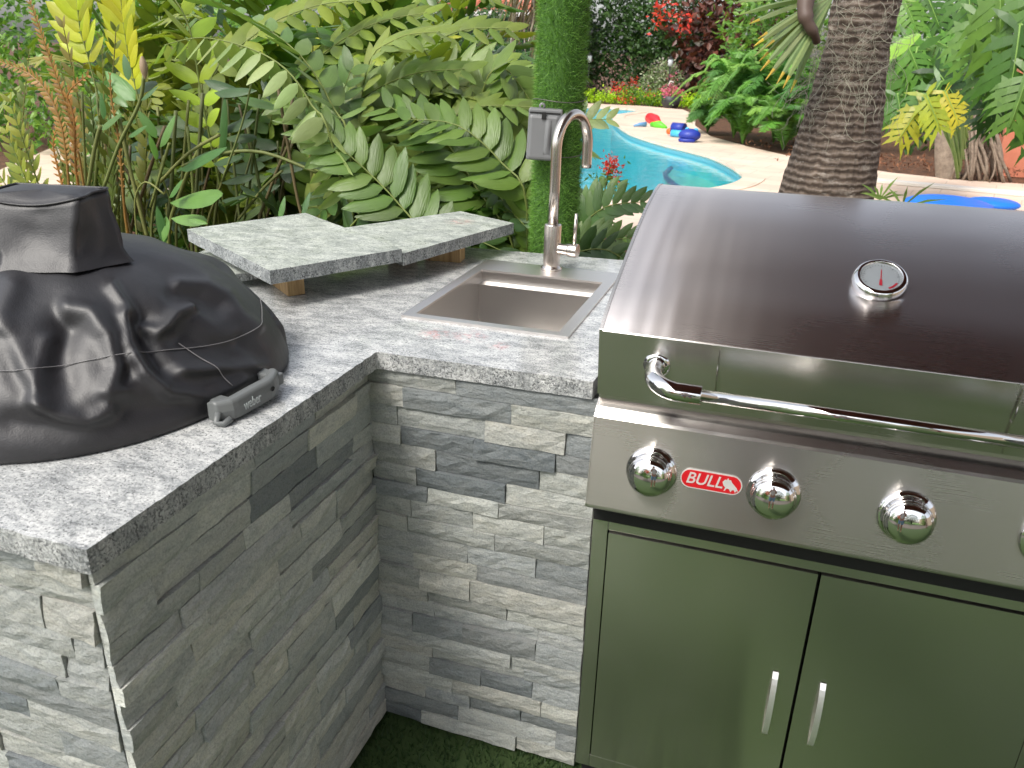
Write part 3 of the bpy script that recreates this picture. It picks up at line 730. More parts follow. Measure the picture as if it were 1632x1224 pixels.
# ------------------------------------------------------------------ built-in gas grill
GX0, GX1, GC = -.278, .608, .165
gr = empty('gas_grill', (GC, 1.4, G), 'stainless steel built-in gas grill with closed hood and chrome knobs', 'gas grill')
hp = [(1.372, .926), (1.366, .960), (1.358, 1.010), (1.350, 1.057), (1.3505, 1.0585), (1.3515, 1.0595), (1.388, 1.0805), (1.44, 1.105), (1.516, 1.134), (1.586, 1.160), (1.657, 1.184), (1.734, 1.207), (1.81, 1.224), (1.87, 1.2325), (1.91, 1.234), (1.95, 1.228), (1.98, 1.21), (2.0, 1.17), (2.01, 1.08), (2.01, .93)]
def spl(p, k=5):
    out = []
    for i in range(len(p)-1):
        a0, a1, a2, a3 = p[max(0, i-1)], p[i], p[i+1], p[min(len(p)-1, i+2)]
        for s_ in range(k):
            t = s_/k; f = lambda c: .5*((2*a1[c]) + (-a0[c]+a2[c])*t + (2*a0[c]-5*a1[c]+4*a2[c]-a3[c])*t*t + (-a0[c]+3*a1[c]-3*a2[c]+a3[c])*t**3)
            out.append((f(0), f(1)))
    return out + [p[-1]]
front = spl(hp[:4], 3); curve = spl(hp[5:], 5)
hood = MB()
nx = 60
def strip(prof, x0, x1, wob=0, nx=nx):
    vs_ = []
    for i in range(nx+1):
        x_ = x0 + (x1-x0)*i/nx
        for (y_, z_) in prof:
            dz = wob*(noise.noise(Vector((x_*3.2, y_*1.3, 4.4)))*.0011 + noise.noise(Vector((x_*42, y_*3.0, 1.2)))*(.00007+.00030*max(0, 1-(x_-GX0)/.30)) + noise.noise(Vector((x_*18, y_*.8, 6.2)))*.0003)
            vs_.append((x_, y_, z_+dz))
    n_ = len(prof)
    return vs_, [(i*n_+k, i*n_+k+1, (i+1)*n_+k+1, (i+1)*n_+k) for i in range(nx) for k in range(n_-1)]
v_, f_ = strip(curve, GX0+.006, GX1-.006, 1, 260); hood.add(v_, f_, True)
hood.build('hood', M['hood_steel'], gr)
hf = MB(); v_, f_ = strip(front, GX0+.006, GX1-.006, 0, 2); hf.add(v_, f_, True)
v_, f_ = strip([hp[3], hp[4], hp[5]], GX0+.006, GX1-.006, 0, 2); hf.add(v_, f_, True)
hf.build('hood_front', M['steel'], gr)
for sx in (GX0, GX1-.006):
    prof = [(y_-.0, z_+.0012) for y_, z_ in front] + [(hp[4][0]-.001, hp[4][1]+.001)] + [(y_-.0003, z_+.0014) for y_, z_ in curve]
    MB().prism(prof, sx, sx+.006).build('hood_end', M['steel'], gr)
for sx in (-.067, .391):
    MB().box((sx-.0008, 1.3555, .934), (sx+.0008, 1.3625, .99), None).box((sx-.0008, 1.3475, .99), (sx+.0008, 1.3535, 1.05)).build('hood_seam', M['chrome_dark'], gr)
# handle: chrome elbows and bar
zb_ = .985; yb = 1.287
hL, hR = -.172, GC*2 + .172
pts = [Vector((hL, 1.362, 1.004)), Vector((hL, 1.335, 1.000))]
for k in range(0, 13):
    a = PI/2*k/12; pts.append(Vector((hL + .045*(1-math.cos(a)), 1.332 - .045*math.sin(a), .998 - .010*k/12)))
pts.append(Vector((hL+.088, yb, .988)))
def mir(p): return Vector((2*GC-p.x, p.y, p.z))
for P_ in (pts, [mir(p) for p in pts]):
    MB().tube(P_, .0165, 24).build('handle_elbow', M['chrome'], gr, bevel=.001)
    MB().lathe([(.0165, 0), (.024, .001), (.024, .004), (.0165, .006)], Matrix.Translation((P_[0].x, 1.3605, 1.004)) @ Matrix.Rotation(PI/2, 4, 'X'), 24).build('handle_flange', M['chrome'], gr)
MB().tube([Vector((hL+.086, yb, .988)), Vector((GC, yb, .988)), mir(Vector((hL+.086, yb, .988)))], .0102, 24).build('handle_bar', M['chrome'], gr)
# thermometer
tn = Vector((0, -.52, .855)).normalized(); tp = Vector((.180, 1.535, 1.136))
tz = tn; tx = X; ty = tz.cross(tx)
Mth = Matrix(((tx.x, ty.x, tz.x, tp.x), (tx.y, ty.y, tz.y, tp.y), (tx.z, ty.z, tz.z, tp.z), (0, 0, 0, 1))) @ Matrix.Diagonal((.90, .90, .95, 1))
th_ = MB().lathe([(.046, -.022), (.0485, .004), (.0505, .010), (.049, .013), (.0515, .016), (.052, .024), (.049, .032), (.044, .0365), (.040, .037), (.0385, .036), (.0375, .031)], Mth, 48).build('thermometer', M['chrome'], gr)
MB().lathe([(.0, .0312), (.038, .0312)], Mth, 40).build('dial', M['dial'], th_)
nd = MB(); nd.add([Mth @ Vector(p) for p in ((-.0012, -.020, .0325), (.0012, -.020, .0325), (.0007, .021, .0325), (-.0007, .021, .0325), (-.003, -.022, .0325), (.003, -.022, .0325), (.0022, -.006, .0326), (-.0022, -.006, .0326))], [(0, 1, 2, 3), (4, 5, 6, 7)])
nd.build('needle', M['needle'], th_)
tk = MB()
for k in range(25):
    a = R(210) - R(240)*k/24; ca, sa = math.cos(a), math.sin(a); r0 = .029 if k % 4 == 0 else .0315
    w2 = .0005; tk.add([Mth @ Vector((ca*r0-sa*w2, sa*r0+ca*w2, .0322)), Mth @ Vector((ca*r0+sa*w2, sa*r0-ca*w2, .0322)), Mth @ Vector((ca*.034+sa*w2, sa*.034-ca*w2, .0322)), Mth @ Vector((ca*.034-sa*w2, sa*.034+ca*w2, .0322))], [(0, 1, 2, 3)])
tk.build('dial_markings', M['dial_ink'], th_)
ar = MB()
for k in range(8):
    a = R(-62) + R(5)*k; b = a + R(4.6); ar.add([Mth @ Vector((math.cos(t_)*r_, math.sin(t_)*r_, .0323)) for r_, t_ in ((.029, a), (.033, a), (.033, b), (.029, b))], [(0, 1, 2, 3)])
ar.build('dial_red_zone', M['needle'], th_)
# control panel
pan = [(1.405, .9135), (1.400, .914), (1.378, .900), (1.366, .889), (1.362, .884), (1.334, .712), (1.334, .706), (1.337, .703), (1.372, .686), (1.374, .683), (1.40, .683)]
pb = MB(); v_, f_ = strip(pan, GX0+.001, GX1-.001, 0, 2); pb.add(v_, f_); pb.build('control_panel', M['steel'], gr, bevel=.0015)
for sx in (GX0-.001, GX1-.003):
    MB().prism(pan + [(1.44, .683), (1.44, .91)], sx, sx+.003).build('panel_end', M['steel'], gr)
MB().prism([(1.385, .914), (1.385, .921), (2.0, .921), (2.0, .914)], GX0+.001, GX1-.001).build('firebox_rail', M['steel'], gr)
MB().box((GX0+.004, 1.40, .64), (GX1-.004, 1.98, .912)).build('firebox', M['black'], gr)
pnrm = Vector((0, -(.884-.712), -( -(1.362-1.334)))).normalized(); pnrm = Vector((0, -.172, .028)).normalized()
pup = X.cross(pnrm)*-1; pup = Vector((0, .028, .172)).normalized()
def on_panel(x_, z_, off=0):
    y_ = 1.334 + (z_-.712)/.172*.028
    o_ = Vector((x_, y_, z_)) + pnrm*off
    return Matrix(((1, pup.x, pnrm.x, o_.x), (0, pup.y, pnrm.y, o_.y), (0, pup.z, pnrm.z, o_.z), (0, 0, 0, 1)))
for k in range(4):
    Mk = on_panel(GC - .3262 + .2175*k, .798 - .0005*k, 0)
    ko = MB().lathe([(.0, .0005), (.047, .0005), (.047, .003), (.044, .006), (.0385, .007), (.0375, .010), (.0385, .026), (.0392, .030), (.0385, .033), (.0365, .0345)], Mk, 48).build('knob', M['chrome'], gr)
    dome = [(.0365*math.cos(a), .0345 + .013*math.sin(a)) for a in [PI/2*j/14 for j in range(15)]]
    MB().lathe(dome, Mk, 48).build('knob_cap', M['chrome'], ko)
    pr = MB()
    pr.box((-.0012, .0375, .020), (.0012, .0402, .033), Mk); pr.build('pointer_mark', M['black'], ko)
# badge
Mb = on_panel(-.0525, .7985, .0008)
def stadium(w_, h_, z_, n_=16):
    r_ = h_/2; pts = []
    for sgn_, a0 in ((1, -PI/2), (-1, PI/2)):
        for k in range(n_+1):
            a = a0 + PI*k/n_; pts.append((sgn_*(w_/2-r_) + r_*math.cos(a), r_*math.sin(a), z_))
    return pts
def plate(w_, h_, z0, z1, name, mat, parent):
    a_, b_ = stadium(w_, h_, z0), stadium(w_, h_, z1); n_ = len(a_)
    m = MB(); m.add([Mb @ Vector(p) for p in a_+b_], [tuple(range(n_, 2*n_))] + [(i, (i+1) % n_, n_+(i+1) % n_, n_+i) for i in range(n_)]); return m.build(name, mat, parent)
bd = plate(.110, .0365, 0, .0016, 'badge', M['badge_silver'], gr)
plate(.106, .0325, .0016, .0021, 'badge_face', M['badge_red'], bd)
to = text('lettering', 'BULL', M['badge_silver'], bd, Mb @ Matrix.Translation((-.0125, .0005, .0024)), .030, .0006, .0003, .25, .98)
bull = [(.020, .004), (.024, .009), (.027, .0085), (.029, .013), (.031, .009), (.034, .010), (.0365, .005), (.041, .001), (.046, -.004), (.049, -.010), (.046, -.009), (.044, -.013), (.0415, -.008), (.038, -.009), (.036, -.0135), (.033, -.008), (.029, -.007), (.026, -.012), (.0235, -.0125), (.026, -.006), (.022, -.002)]
bl = MB(); bl.add([Mb @ Vector((x_, y_, .0027)) for x_, y_ in bull], [tuple(range(len(bull)))]); bl.build('bull_emblem', M['badge_silver'], bd)
# cabinet
CY = 1.410
MB().box((GX0+.004, CY+.02, G+.03), (GX1-.004, 1.99, .646)).build('cabinet_body', M['black'], gr)
fz0, fz1 = -.034, .650; dz0, dz1 = .006, .610
x0, x1 = GX0+.001, GX1-.001
dl0, dl1, dr0, dr1 = -.2415, .1625, .1685, .572
fr = MB()
fr.box((x0, CY, fz0), (dl0-.003, CY+.03, fz1)); fr.box((dr1+.003, CY, fz0), (x1, CY+.03, fz1))
fr.box((dl0-.003, CY, dz1+.004), (dr1+.003, CY+.03, fz1)); fr.box((dl0-.003, CY, fz0), (dr1+.003, CY+.03, dz0-.004))
fr.build('cabinet_frame', M['door_steel'], gr, bevel=.0012)
MB().box((x0+.01, CY+.03, G), (x1-.01, 1.9, fz0+.01)).build('toe_kick', M['black'], gr)
for (a_, b_, hx_) in ((dl0, dl1, .121), (dr0, dr1, .212)):
    d_o = MB(); 
    nn_ = 14; vs_ = []
    for i in range(nn_+1):
        for j in range(nn_+1):
            x_ = a_ + (b_-a_)*i/nn_; z_ = dz0 + (dz1-dz0)*j/nn_
            ed = min(i, nn_-i, j, nn_-j)
            vs_.append((x_, CY-.004 - (.0013*noise.noise(Vector((x_*7, z_*1.6, 3))) if ed else 0), z_))
    d_o.add(vs_, [(i*(nn_+1)+j, (i+1)*(nn_+1)+j, (i+1)*(nn_+1)+j+1, i*(nn_+1)+j+1) for i in range(nn_) for j in range(nn_)], True)
    dr_ = d_o.build('door', M['door_steel'], gr)
    fl = MB()
    fl.box((a_, CY-.0035, dz0), (a_+.0012, CY+.016, dz1)); fl.box((b_-.0012, CY-.0035, dz0), (b_, CY+.016, dz1))
    fl.box((a_+.0012, CY-.0035, dz1-.0012), (b_-.0012, CY+.016, dz1)); fl.box((a_+.0012, CY-.0035, dz0), (b_-.0012, CY+.016, dz0+.0012))
    fl.build('door_edge', M['door_steel'], dr_)
    hb = MB(); z0h, z1h = .200, .364; prof = []
    for k in range(15):
        s_ = k/14; y_ = CY - .006 - .022*math.sin(PI*s_)**.7; prof.append((y_, z0h + (z1h-z0h)*s_))
    for k in range(15):
        y_, z_ = prof[k]; hb.v += [(hx_-.0055, y_, z_), (hx_+.0055, y_, z_), (hx_+.0055, y_+.003, z_), (hx_-.0055, y_+.003, z_)]
    for k in range(14):
        for i in range(4): hb.f.append((k*4+i, k*4+(i+1) % 4, (k+1)*4+(i+1) % 4, (k+1)*4+i)); hb.sm.append(False)
    hb.build('door_handle', M['pull'], dr_)

# ------------------------------------------------------------------ plants
random.seed(21)
def leaflet_mesh(name, w_=.33, curl=.10, cup=.06, seg=6):
    m = MB(); vs_ = []
    for i in range(seg+1):
        t = i/seg; hw = w_/2 * (math.sin(PI*min(1, t**.75*1.0))**.62 if 0 < t < 1 else (.10 if t == 0 else .03))
        z_ = -curl*t*t
        vs_ += [(t, -hw, z_ - cup*(hw/w_*2)), (t, 0, z_ + .012), (t, hw, z_ - cup*(hw/w_*2))]
    m.add(vs_, [q_ for i in range(seg) for q_ in ((i*3, i*3+1, i*3+4, i*3+3), (i*3+1, i*3+2, i*3+5, i*3+4))], True)
    return m
LMB = [leaflet_mesh('leaflet', .32+.035*k, .03+.05*k, .02+.02*(k % 2)) for k in range(4)]
LME = [m.mesh('leaflet', M['leaf']) for m in LMB]
LNAR = [leaflet_mesh('leaflet', .2, .12, .05, 4)]
LNARE = [m.mesh('leaflet', M['leaf']) for m in LNAR]
def wob(c, k=.15): 
    f = random.uniform(1-k, 1+k); return tuple(min(1, q_*f*random.uniform(.94, 1.06)) for q_ in c)
def frond(parent, path, start=.3, n=12, L0=.18, col=(.1, .2, .03), ang=62, droop=.0, single=True, tw=25, meshes=None, mbs=None, r_=.006, stalk=None, label=None, upv=None, vee=.25):
    """a feather leaf: rachis along path, leaflet pairs from start on. single: each leaflet an object under the frond"""
    meshes = meshes or LME; mbs = mbs or LMB
    path = [Vector(p) for p in path]; m_ = len(path)
    seg = [0]
    for i in range(1, m_): seg.append(seg[-1] + (path[i]-path[i-1]).length)
    tot = seg[-1]
    def P(s_):
        s_ = max(0, min(1, s_))*tot
        for i in range(1, m_):
            if seg[i] >= s_: f = (s_-seg[i-1])/max(1e-6, seg[i]-seg[i-1]); return path[i-1].lerp(path[i], f), (path[i]-path[i-1]).normalized()
        return path[-1], (path[-1]-path[-2]).normalized()
    mb = MB(); mb.tube(path, [r_*(1-.75*i/(m_-1)) for i in range(m_)], 5, cap=False)
    jobs = []
    up0 = upv or Vector((0, 0, 1))
    for k in range(n):
        f = k/(n-1) if n > 1 else 0; s_ = start + (1-start)*f*.99
        p, t = P(s_); side = t.cross(up0)
        if side.length < .15: side = t.cross(Vector((random.uniform(-.2, .2), -1, 0)))
        side.normalize(); up = side.cross(t).normalized()
        Lk = L0*(.55+.45*math.sin(PI*min(1, .18+f*.80)))*random.uniform(.92, 1.06)
        for sg in (-1, 1):
            a = R(ang*(1-.35*f) + random.uniform(-6, 6))
            d = (t*math.cos(a) + side*sg*math.sin(a) + up*(vee + random.uniform(-.06, .06)) + Vector((0, 0, -droop*random.uniform(.8, 1.2)))).normalized()
            nn_ = (up - d*up.dot(d)).normalized()
            q_ = Matrix.Rotation(R(tw*sg*-1 + random.uniform(-8, 8)), 3, d); nn_ = q_ @ nn_; y_ = nn_.cross(d)
            Mx = Matrix(((d.x*Lk, y_.x*Lk, nn_.x*Lk, p.x), (d.y*Lk, y_.y*Lk, nn_.y*Lk, p.y), (d.z*Lk, y_.z*Lk, nn_.z*Lk, p.z), (0, 0, 0, 1)))
            jobs.append(Mx)
    if not single:
        for Mx in jobs:
            s_ = random.choice(mbs); mb.add([Mx @ Vector(v_) for v_ in s_.v], s_.f, True)
    o = mb.build('frond', M['leaf'] if not single else M['stalk'], parent, fixn=False, label=label)
    o.color = (*(stalk if single and stalk else (wob(col, .05) if not single else (.16, .20, .045))), 1)
    if single:
        off = parent.location
        for Mx in jobs:
            l_ = bpy.data.objects.new('leaflet', random.choice(meshes)); C.objects.link(l_); l_.parent = o
            l_.matrix_local = Matrix.Translation(-off) @ Mx; l_.color = (*wob(col, .16), 1)
    return o
def cycad(c, n, hgt, spread, cols, label, single=True, aim=None, npair=18, L0=.215, el=(25, 80)):
    c = Vector(c); t_ = empty('cardboard_palm', c, label, 'cycad', 'cardboard palms behind the counter')
    for k in range(n):
        az = 2*PI*(k+random.uniform(-.3, .3))/n if aim is None else aim[0] + random.uniform(-aim[1], aim[1])
        e_ = R(random.uniform(*el)); ln = hgt*random.uniform(.75, 1.1)
        h = Vector((math.cos(az), math.sin(az), 0))
        tip = c + h*(spread*math.cos(e_)**.7*random.uniform(.75, 1.1)) + Z*(ln*math.sin(e_)**.8)
        ct = c + h*(spread*.28*math.cos(e_)) + Z*(ln*(.75+.35*math.sin(e_)))
        base = c + h*.03
        frond(t_, bez(base, ct, tip, 9), start=random.uniform(.30, .42), n=npair, L0=L0*random.uniform(.85, 1.1), col=wob(random.choice(cols), .18), ang=random.uniform(52, 68), droop=random.uniform(-.05, .18), single=single, tw=random.uniform(12, 30), vee=random.uniform(.02, .3))
    return t_
GR = [(.062, .135, .020), (.10, .18, .026), (.145, .22, .032), (.075, .15, .032), (.19, .26, .04)]
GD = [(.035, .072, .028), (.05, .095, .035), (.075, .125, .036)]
YL = [(.33, .35, .035), (.27, .30, .04), (.21, .26, .04)]
OL = [(.15, .17, .035), (.20, .19, .045), (.11, .16, .035)]
# back rows: fronds that only fill, leaflets joined to the frond
cycad((-4.3, 5.0, G), 26, 2.15, 1.3, YL+GR, 'tall cardboard palm at the far left, behind the olive shoots', single=False, npair=16)
cycad((-3.3, 5.1, G), 30, 2.15, 1.3, YL+GR, 'tall yellow-green cardboard palm behind the lime frond', single=False, npair=16)
cycad((-2.5, 5.3, G), 30, 2.1, 1.3, GR+YL, 'tall cardboard palm in the back row, left of the distant clay roof', single=False, npair=16)
cycad((-2.4, 5.2, G), 30, 1.85, 1.1, GR+YL, 'cardboard palm in the back row, below the distant clay roof', single=False, npair=16)
cycad((-1.95, 4.9, G), 28, 1.55, .8, GR, 'cardboard palm in the back row, left of the grass post', single=False, npair=15)
cycad((-3.1, 4.1, G), 16, 1.5, 1.1, OL+GR, 'cardboard palm behind the brown young shoots', single=False)
FR = (-PI/2, 1.25)
cycad((-2.75, 4.45, G), 14, 1.95, 1.2, GR+YL[2:], 'large cardboard palm in the middle, behind the arching pale frond', aim=(-PI/2+.4, 1.3), L0=.225)
cycad((-2.15, 4.35, G), 17, 1.9, 1.2, GR+GR+YL[2:], 'bright green cardboard palm behind the two granite slabs', aim=(-PI/2+.35, 1.3), L0=.225)
cycad((-1.65, 3.95, G), 17, 1.55, 1.2, GR, 'broad-leaved cardboard palm behind the narrow slab', aim=(-PI/2+.1, 1.3), L0=.22, el=(20, 80))
cycad((-1.32, 3.85, G), 16, 1.42, .75, GR, 'cardboard palm just left of the grass-covered post', aim=(-PI/2-.3, 1.1), L0=.18, el=(25, 80))
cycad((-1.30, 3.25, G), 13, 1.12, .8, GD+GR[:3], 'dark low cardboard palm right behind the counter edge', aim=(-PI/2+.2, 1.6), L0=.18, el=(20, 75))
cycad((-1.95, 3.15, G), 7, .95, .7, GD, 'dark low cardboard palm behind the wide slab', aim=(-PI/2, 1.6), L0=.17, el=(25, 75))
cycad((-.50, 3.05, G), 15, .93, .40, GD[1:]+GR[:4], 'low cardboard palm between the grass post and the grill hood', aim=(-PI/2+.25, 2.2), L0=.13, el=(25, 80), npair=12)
# single fronds one can follow in the photo
k1 = empty('cardboard_palm', (-2.0, 3.2, G), 'arching pale green frond with hanging leaflets, above the wood blocks', 'cycad', 'cardboard palms behind the counter')
def pp(l, y): return [at(a, b, y=y) for a, b in l]
def smooth_path(l, n_=12):
    out = []
    for i in range(len(l)-1):
        a0, a1, a2, a3 = l[max(0, i-1)], l[i], l[i+1], l[min(len(l)-1, i+2)]
        for s_ in range(4):
            t = s_/4; out.append(.5*((2*a1)+(-a0+a2)*t+(2*a0-5*a1+4*a2-a3)*t*t+(-a0+3*a1-3*a2+a3)*t**3))
    return out + [l[-1]]
frond(k1, smooth_path([Vector((-1.75, 3.3, G+.1))] + pp([(535, 250), (497, 168), (455, 110), (395, 76), (320, 60), (262, 72)], 2.75)), start=.50, n=19, L0=.15, col=(.26, .34, .13), ang=72, droop=.9, tw=10, vee=-.1)
frond(k1, smooth_path([Vector((-1.9, 3.3, G+.1))] + pp([(560, 260), (530, 170), (480, 90), (400, 30), (330, 5)], 2.95)), start=.5, n=15, L0=.165, col=(.15, .24, .07), ang=65, droop=.1, tw=30)
k2 = empty('cardboard_palm', (-2.9, 3.3, G), 'glowing lime yellow fronds standing at the top left', 'cycad', 'cardboard palms behind the counter')
frond(k2, smooth_path([Vector((-2.7, 3.4, G))] + pp([(250, 260), (214, 130), (200, 60), (186, -60)], 3.1)), start=.74, n=12, L0=.15, col=(.46, .47, .03), ang=42, droop=-.1, tw=12, upv=Vector((0, -1, .2)))
frond(k2, smooth_path([Vector((-3.0, 3.5, G))] + pp([(190, 260), (140, 90), (125, 30), (118, -90)], 3.2)), start=.76, n=12, L0=.2, col=(.40, .45, .03), ang=50, droop=0, tw=18, upv=Vector((0, -1, .2)))
frond(k2, smooth_path([Vector((-2.6, 3.5, G))] + pp([(330, 200), (300, 40), (250, -30), (190, -60)], 3.3)), start=.5, n=12, L0=.17, col=(.30, .42, .04), ang=55, droop=.2, tw=20)
for l, st_, n_, L_, c_, y_ in (([(905, 420), (925, 365), (965, 330), (1022, 322)], .25, 13, .115, (.075, .15, .04), 2.95), ([(880, 420), (905, 400), (950, 385), (1000, 380)], .2, 12, .12, (.12, .20, .05), 2.85), ([(860, 260), (890, 215), (925, 193), (968, 190)], .3, 12, .13, (.22, .29, .10), 3.6), ([(900, 420), (930, 400), (965, 398), (990, 410)], .2, 11, .11, (.05, .11, .03), 2.75), ([(880, 380), (920, 340), (960, 305), (985, 300)], .3, 10, .10, (.10, .18, .05), 3.2)):
    frond(k2, smooth_path([Vector((at(l[0][0], l[0][1], y=y_+.2).x, y_+.2, .5))] + pp(l, y_)), start=st_+.2, n=n_, L0=L_, col=c_, ang=60, droop=-.15, tw=20, upv=Vector((0, -.8, .6)), vee=.1)
for l, st_, n_, L_, c_, y_ in (([(700, 420), (640, 330), (560, 250), (480, 190)], .2, 17, .19, (.13, .2, .05), 2.75), ([(820, 400), (760, 300), (700, 215), (620, 170)], .2, 18, .20, (.12, .19, .045), 3.0), ([(500, 250), (560, 170), (650, 120), (740, 110)], .2, 17, .20, (.19, .25, .06), 3.3), ([(840, 330), (800, 260), (730, 200), (650, 190)], .2, 17, .19, (.15, .22, .05), 2.9), ([(620, 330), (560, 250), (540, 180), (560, 110)], .2, 16, .2, (.10, .17, .045), 3.2),
        ([(690, 300), (720, 190), (780, 150), (850, 165)], .2, 16, .19, (.20, .26, .06), 3.5), ([(590, 200), (650, 100), (730, 50), (810, 45)], .2, 17, .2, (.21, .26, .06), 3.9), ([(560, 360), (650, 350), (730, 370), (800, 400)], .1, 15, .15, (.05, .10, .03), 2.75), ([(430, 200), (500, 100), (590, 40), (680, 20)], .2, 17, .2, (.24, .29, .05), 3.7), ([(330, 160), (400, 60), (500, 10), (600, 0)], .2, 17, .2, (.27, .30, .05), 3.6)):
    frond(k1, smooth_path([Vector((at(l[0][0], l[0][1], y=y_+.3).x, y_+.3, .3))] + pp(l, y_)), start=st_+.12, n=n_, L0=L_, col=tuple(q_*k_ for q_, k_ in zip(c_, (.72, .84, .6))), ang=62, droop=random.uniform(0, .3), tw=random.uniform(12, 28), upv=Vector((random.uniform(-.3, .3), -.6, .8)), vee=.1)
random.seed(77)
for k in range(22):
    sx_ = random.uniform(500, 830); ex_ = sx_ + random.choice([-1, 1, 1])*random.uniform(90, 190); sy_ = random.uniform(60, 300); dr_ = random.uniform(-30, 110)
    if ex_ > 850: ex_ = 850
    y_ = random.uniform(3.15, 3.9); l = [(sx_+(ex_-sx_)*-.15, 430), (sx_, sy_+70), (sx_+(ex_-sx_)*.4, sy_), (ex_, sy_+dr_*.6)]
    frond(k1, smooth_path([Vector((at(l[0][0], 430, y=y_+.2).x, y_+.2, .1))] + pp(l, y_)), start=.42, n=17, L0=random.uniform(.17, .21), col=random.choice([(.09, .16, .03), (.12, .19, .04), (.15, .22, .045), (.19, .25, .05)]), ang=62, droop=random.uniform(-.05, .25), tw=random.uniform(10, 30), upv=Vector((random.uniform(-.4, .4), random.uniform(-.8, -.2), .8)), vee=random.uniform(0, .25))
# olive and rust coloured young shoots at the left
k3 = empty('cardboard_palm', (-2.9, 3.0, G), 'upright rusty brown and olive young fronds behind the covered grill', 'cycad', 'cardboard palms behind the counter')
BRN = [(.42, .21, .07), (.36, .20, .06)]
for l, y_, n_, L0, col, ang in (([(120, 380), (100, 210), (62, 130), (0, 98)], 2.75, 26, .030, BRN[0], 62), ([(150, 380), (118, 210), (78, 90), (45, -5)], 2.85, 28, .030, BRN[1], 60),
        ([(110, 330), (98, 290), (85, 235), (90, 205)], 2.8, 14, .022, BRN[0], 60), ([(205, 380), (190, 230), (178, 160), (175, 118)], 2.8, 16, .018, BRN[0], 50), ([(125, 300), (118, 190), (108, 150), (140, 120)], 2.8, 16, .03, BRN[0], 55)):
    frond(k3, smooth_path([Vector((at(l[0][0], 380, y=y_).x, y_+.1, .5))] + pp(l, y_)), start=.5, n=n_, L0=L0*1.35, col=col, ang=ang, droop=0, tw=10, single=False, meshes=LNARE, mbs=LMB, r_=.008, upv=Vector((0, -1, .1)))
for _ in range(17):
    px = random.uniform(-20, 250); y_ = random.uniform(2.9, 3.7); top = random.uniform(40, 230); lean = random.uniform(-40, 15)
    l = [(px, 400), (px+lean*.3, 300), (px+lean*.7, (300+top)/2), (px+lean*1.4, top)]
    frond(k3, smooth_path([Vector((at(px, 380, y=y_).x, y_, G))] + pp(l, y_)), start=.42, n=15, L0=random.uniform(.055, .10), col=wob(random.choice(OL), .2), ang=48, droop=-.1, tw=25, single=(_ < 8), r_=.008, upv=Vector((random.uniform(-.4, .4), -1, .1)), vee=.3, stalk=(.20, .19, .05))
for (l, y_) in (([(70, 400), (45, 300), (10, 210)], 2.7), ([(100, 390), (60, 290), (15, 160)], 2.75), ([(60, 400), (30, 330), (-20, 250)], 2.7)):
    frond(k3, smooth_path([Vector((at(l[0][0], 380, y=y_).x, y_+.2, .3))] + pp(l, y_)), start=.35, n=15, L0=.085, col=(.27, .30, .05), ang=50, droop=0, tw=25, r_=.007, upv=Vector((.2, -1, .3)), vee=.25)
# bare stalks and single blades in the shade at the left
sb = empty('young_cycad_stalks', (-2.0, 3.2, G), 'bare olive cycad stalks with a few broad leaves above the covered grill', 'plant')
for l, y_, r_ in (([(165, 300), (190, 230), (222, 165), (229, 120)], 2.65, .007), ([(235, 380), (222, 330), (205, 260), (190, 190)], 2.8, .008), ([(240, 330), (262, 255), (270, 228)], 2.8, .006), ([(140, 300), (150, 240), (160, 200)], 2.7, .008),
        ([(255, 290), (300, 245), (350, 215)], 2.9, .007), ([(220, 390), (215, 320), (232, 290), (262, 310)], 2.7, .004), ([(380, 350), (420, 300), (450, 272)], 3.0, .006), ([(290, 265), (350, 245), (420, 243), (505, 275)], 2.9, .007), ([(353, 290), (385, 200), (400, 135)], 2.85, .004), ([(180, 370), (170, 330), (165, 300)], 2.7, .009)):
    MB().tube(smooth_path(pp(l, y_)), [r_]*(4*(len(l)-1)+1), 7).build('stalk', M['stalk'], sb, fixn=False).color = (*wob((.15, .17, .045), .15), 1)
for _ in range(46):
    px = random.uniform(140, 520); y_ = random.uniform(2.9, 3.9); lean = random.uniform(-60, 60)
    l = [(px, 400), (px+lean*.4, 300), (px+lean, random.uniform(130, 250))]
    MB().tube(smooth_path([Vector((at(px, 380, y=y_).x, y_, G))] + pp(l, y_)), random.uniform(.005, .009), 6).build('stalk', M['stalk'], sb, fixn=False).color = (*wob(random.choice([(.14, .16, .04), (.09, .11, .03), (.12, .09, .04)]), .2), 1)
MB().lathe([(.002, -.04), (.011, -.02), (.015, .0), (.012, .022), (.004, .04)], Matrix.Translation(at(229, 108, y=2.65)), 12).build('bud', M['stalk'], sb).color = (.26, .19, .12, 1)
def blade(px0, py0, px1, py1, y_, wd, col, up=(0, -.7, .7)):
    a_, b_ = at(px0, py0, y=y_), at(px1, py1, y=y_+random.uniform(-.04, .04)); d = b_-a_; Lk = d.length; d.normalize()
    n_ = Vector(up); n_ = (n_ - d*n_.dot(d)).normalized(); y2 = n_.cross(d)
    o = bpy.data.objects.new('leaf', LME[1]); C.objects.link(o); o.parent = sb
    o.matrix_local = Matrix.Translation(-sb.location) @ Matrix(((d.x*Lk, y2.x*Lk*wd, n_.x*Lk, a_.x), (d.y*Lk, y2.y*Lk*wd, n_.y*Lk, a_.y), (d.z*Lk, y2.z*Lk*wd, n_.z*Lk, a_.z), (0, 0, 0, 1))); o.color = (*wob(col), 1)
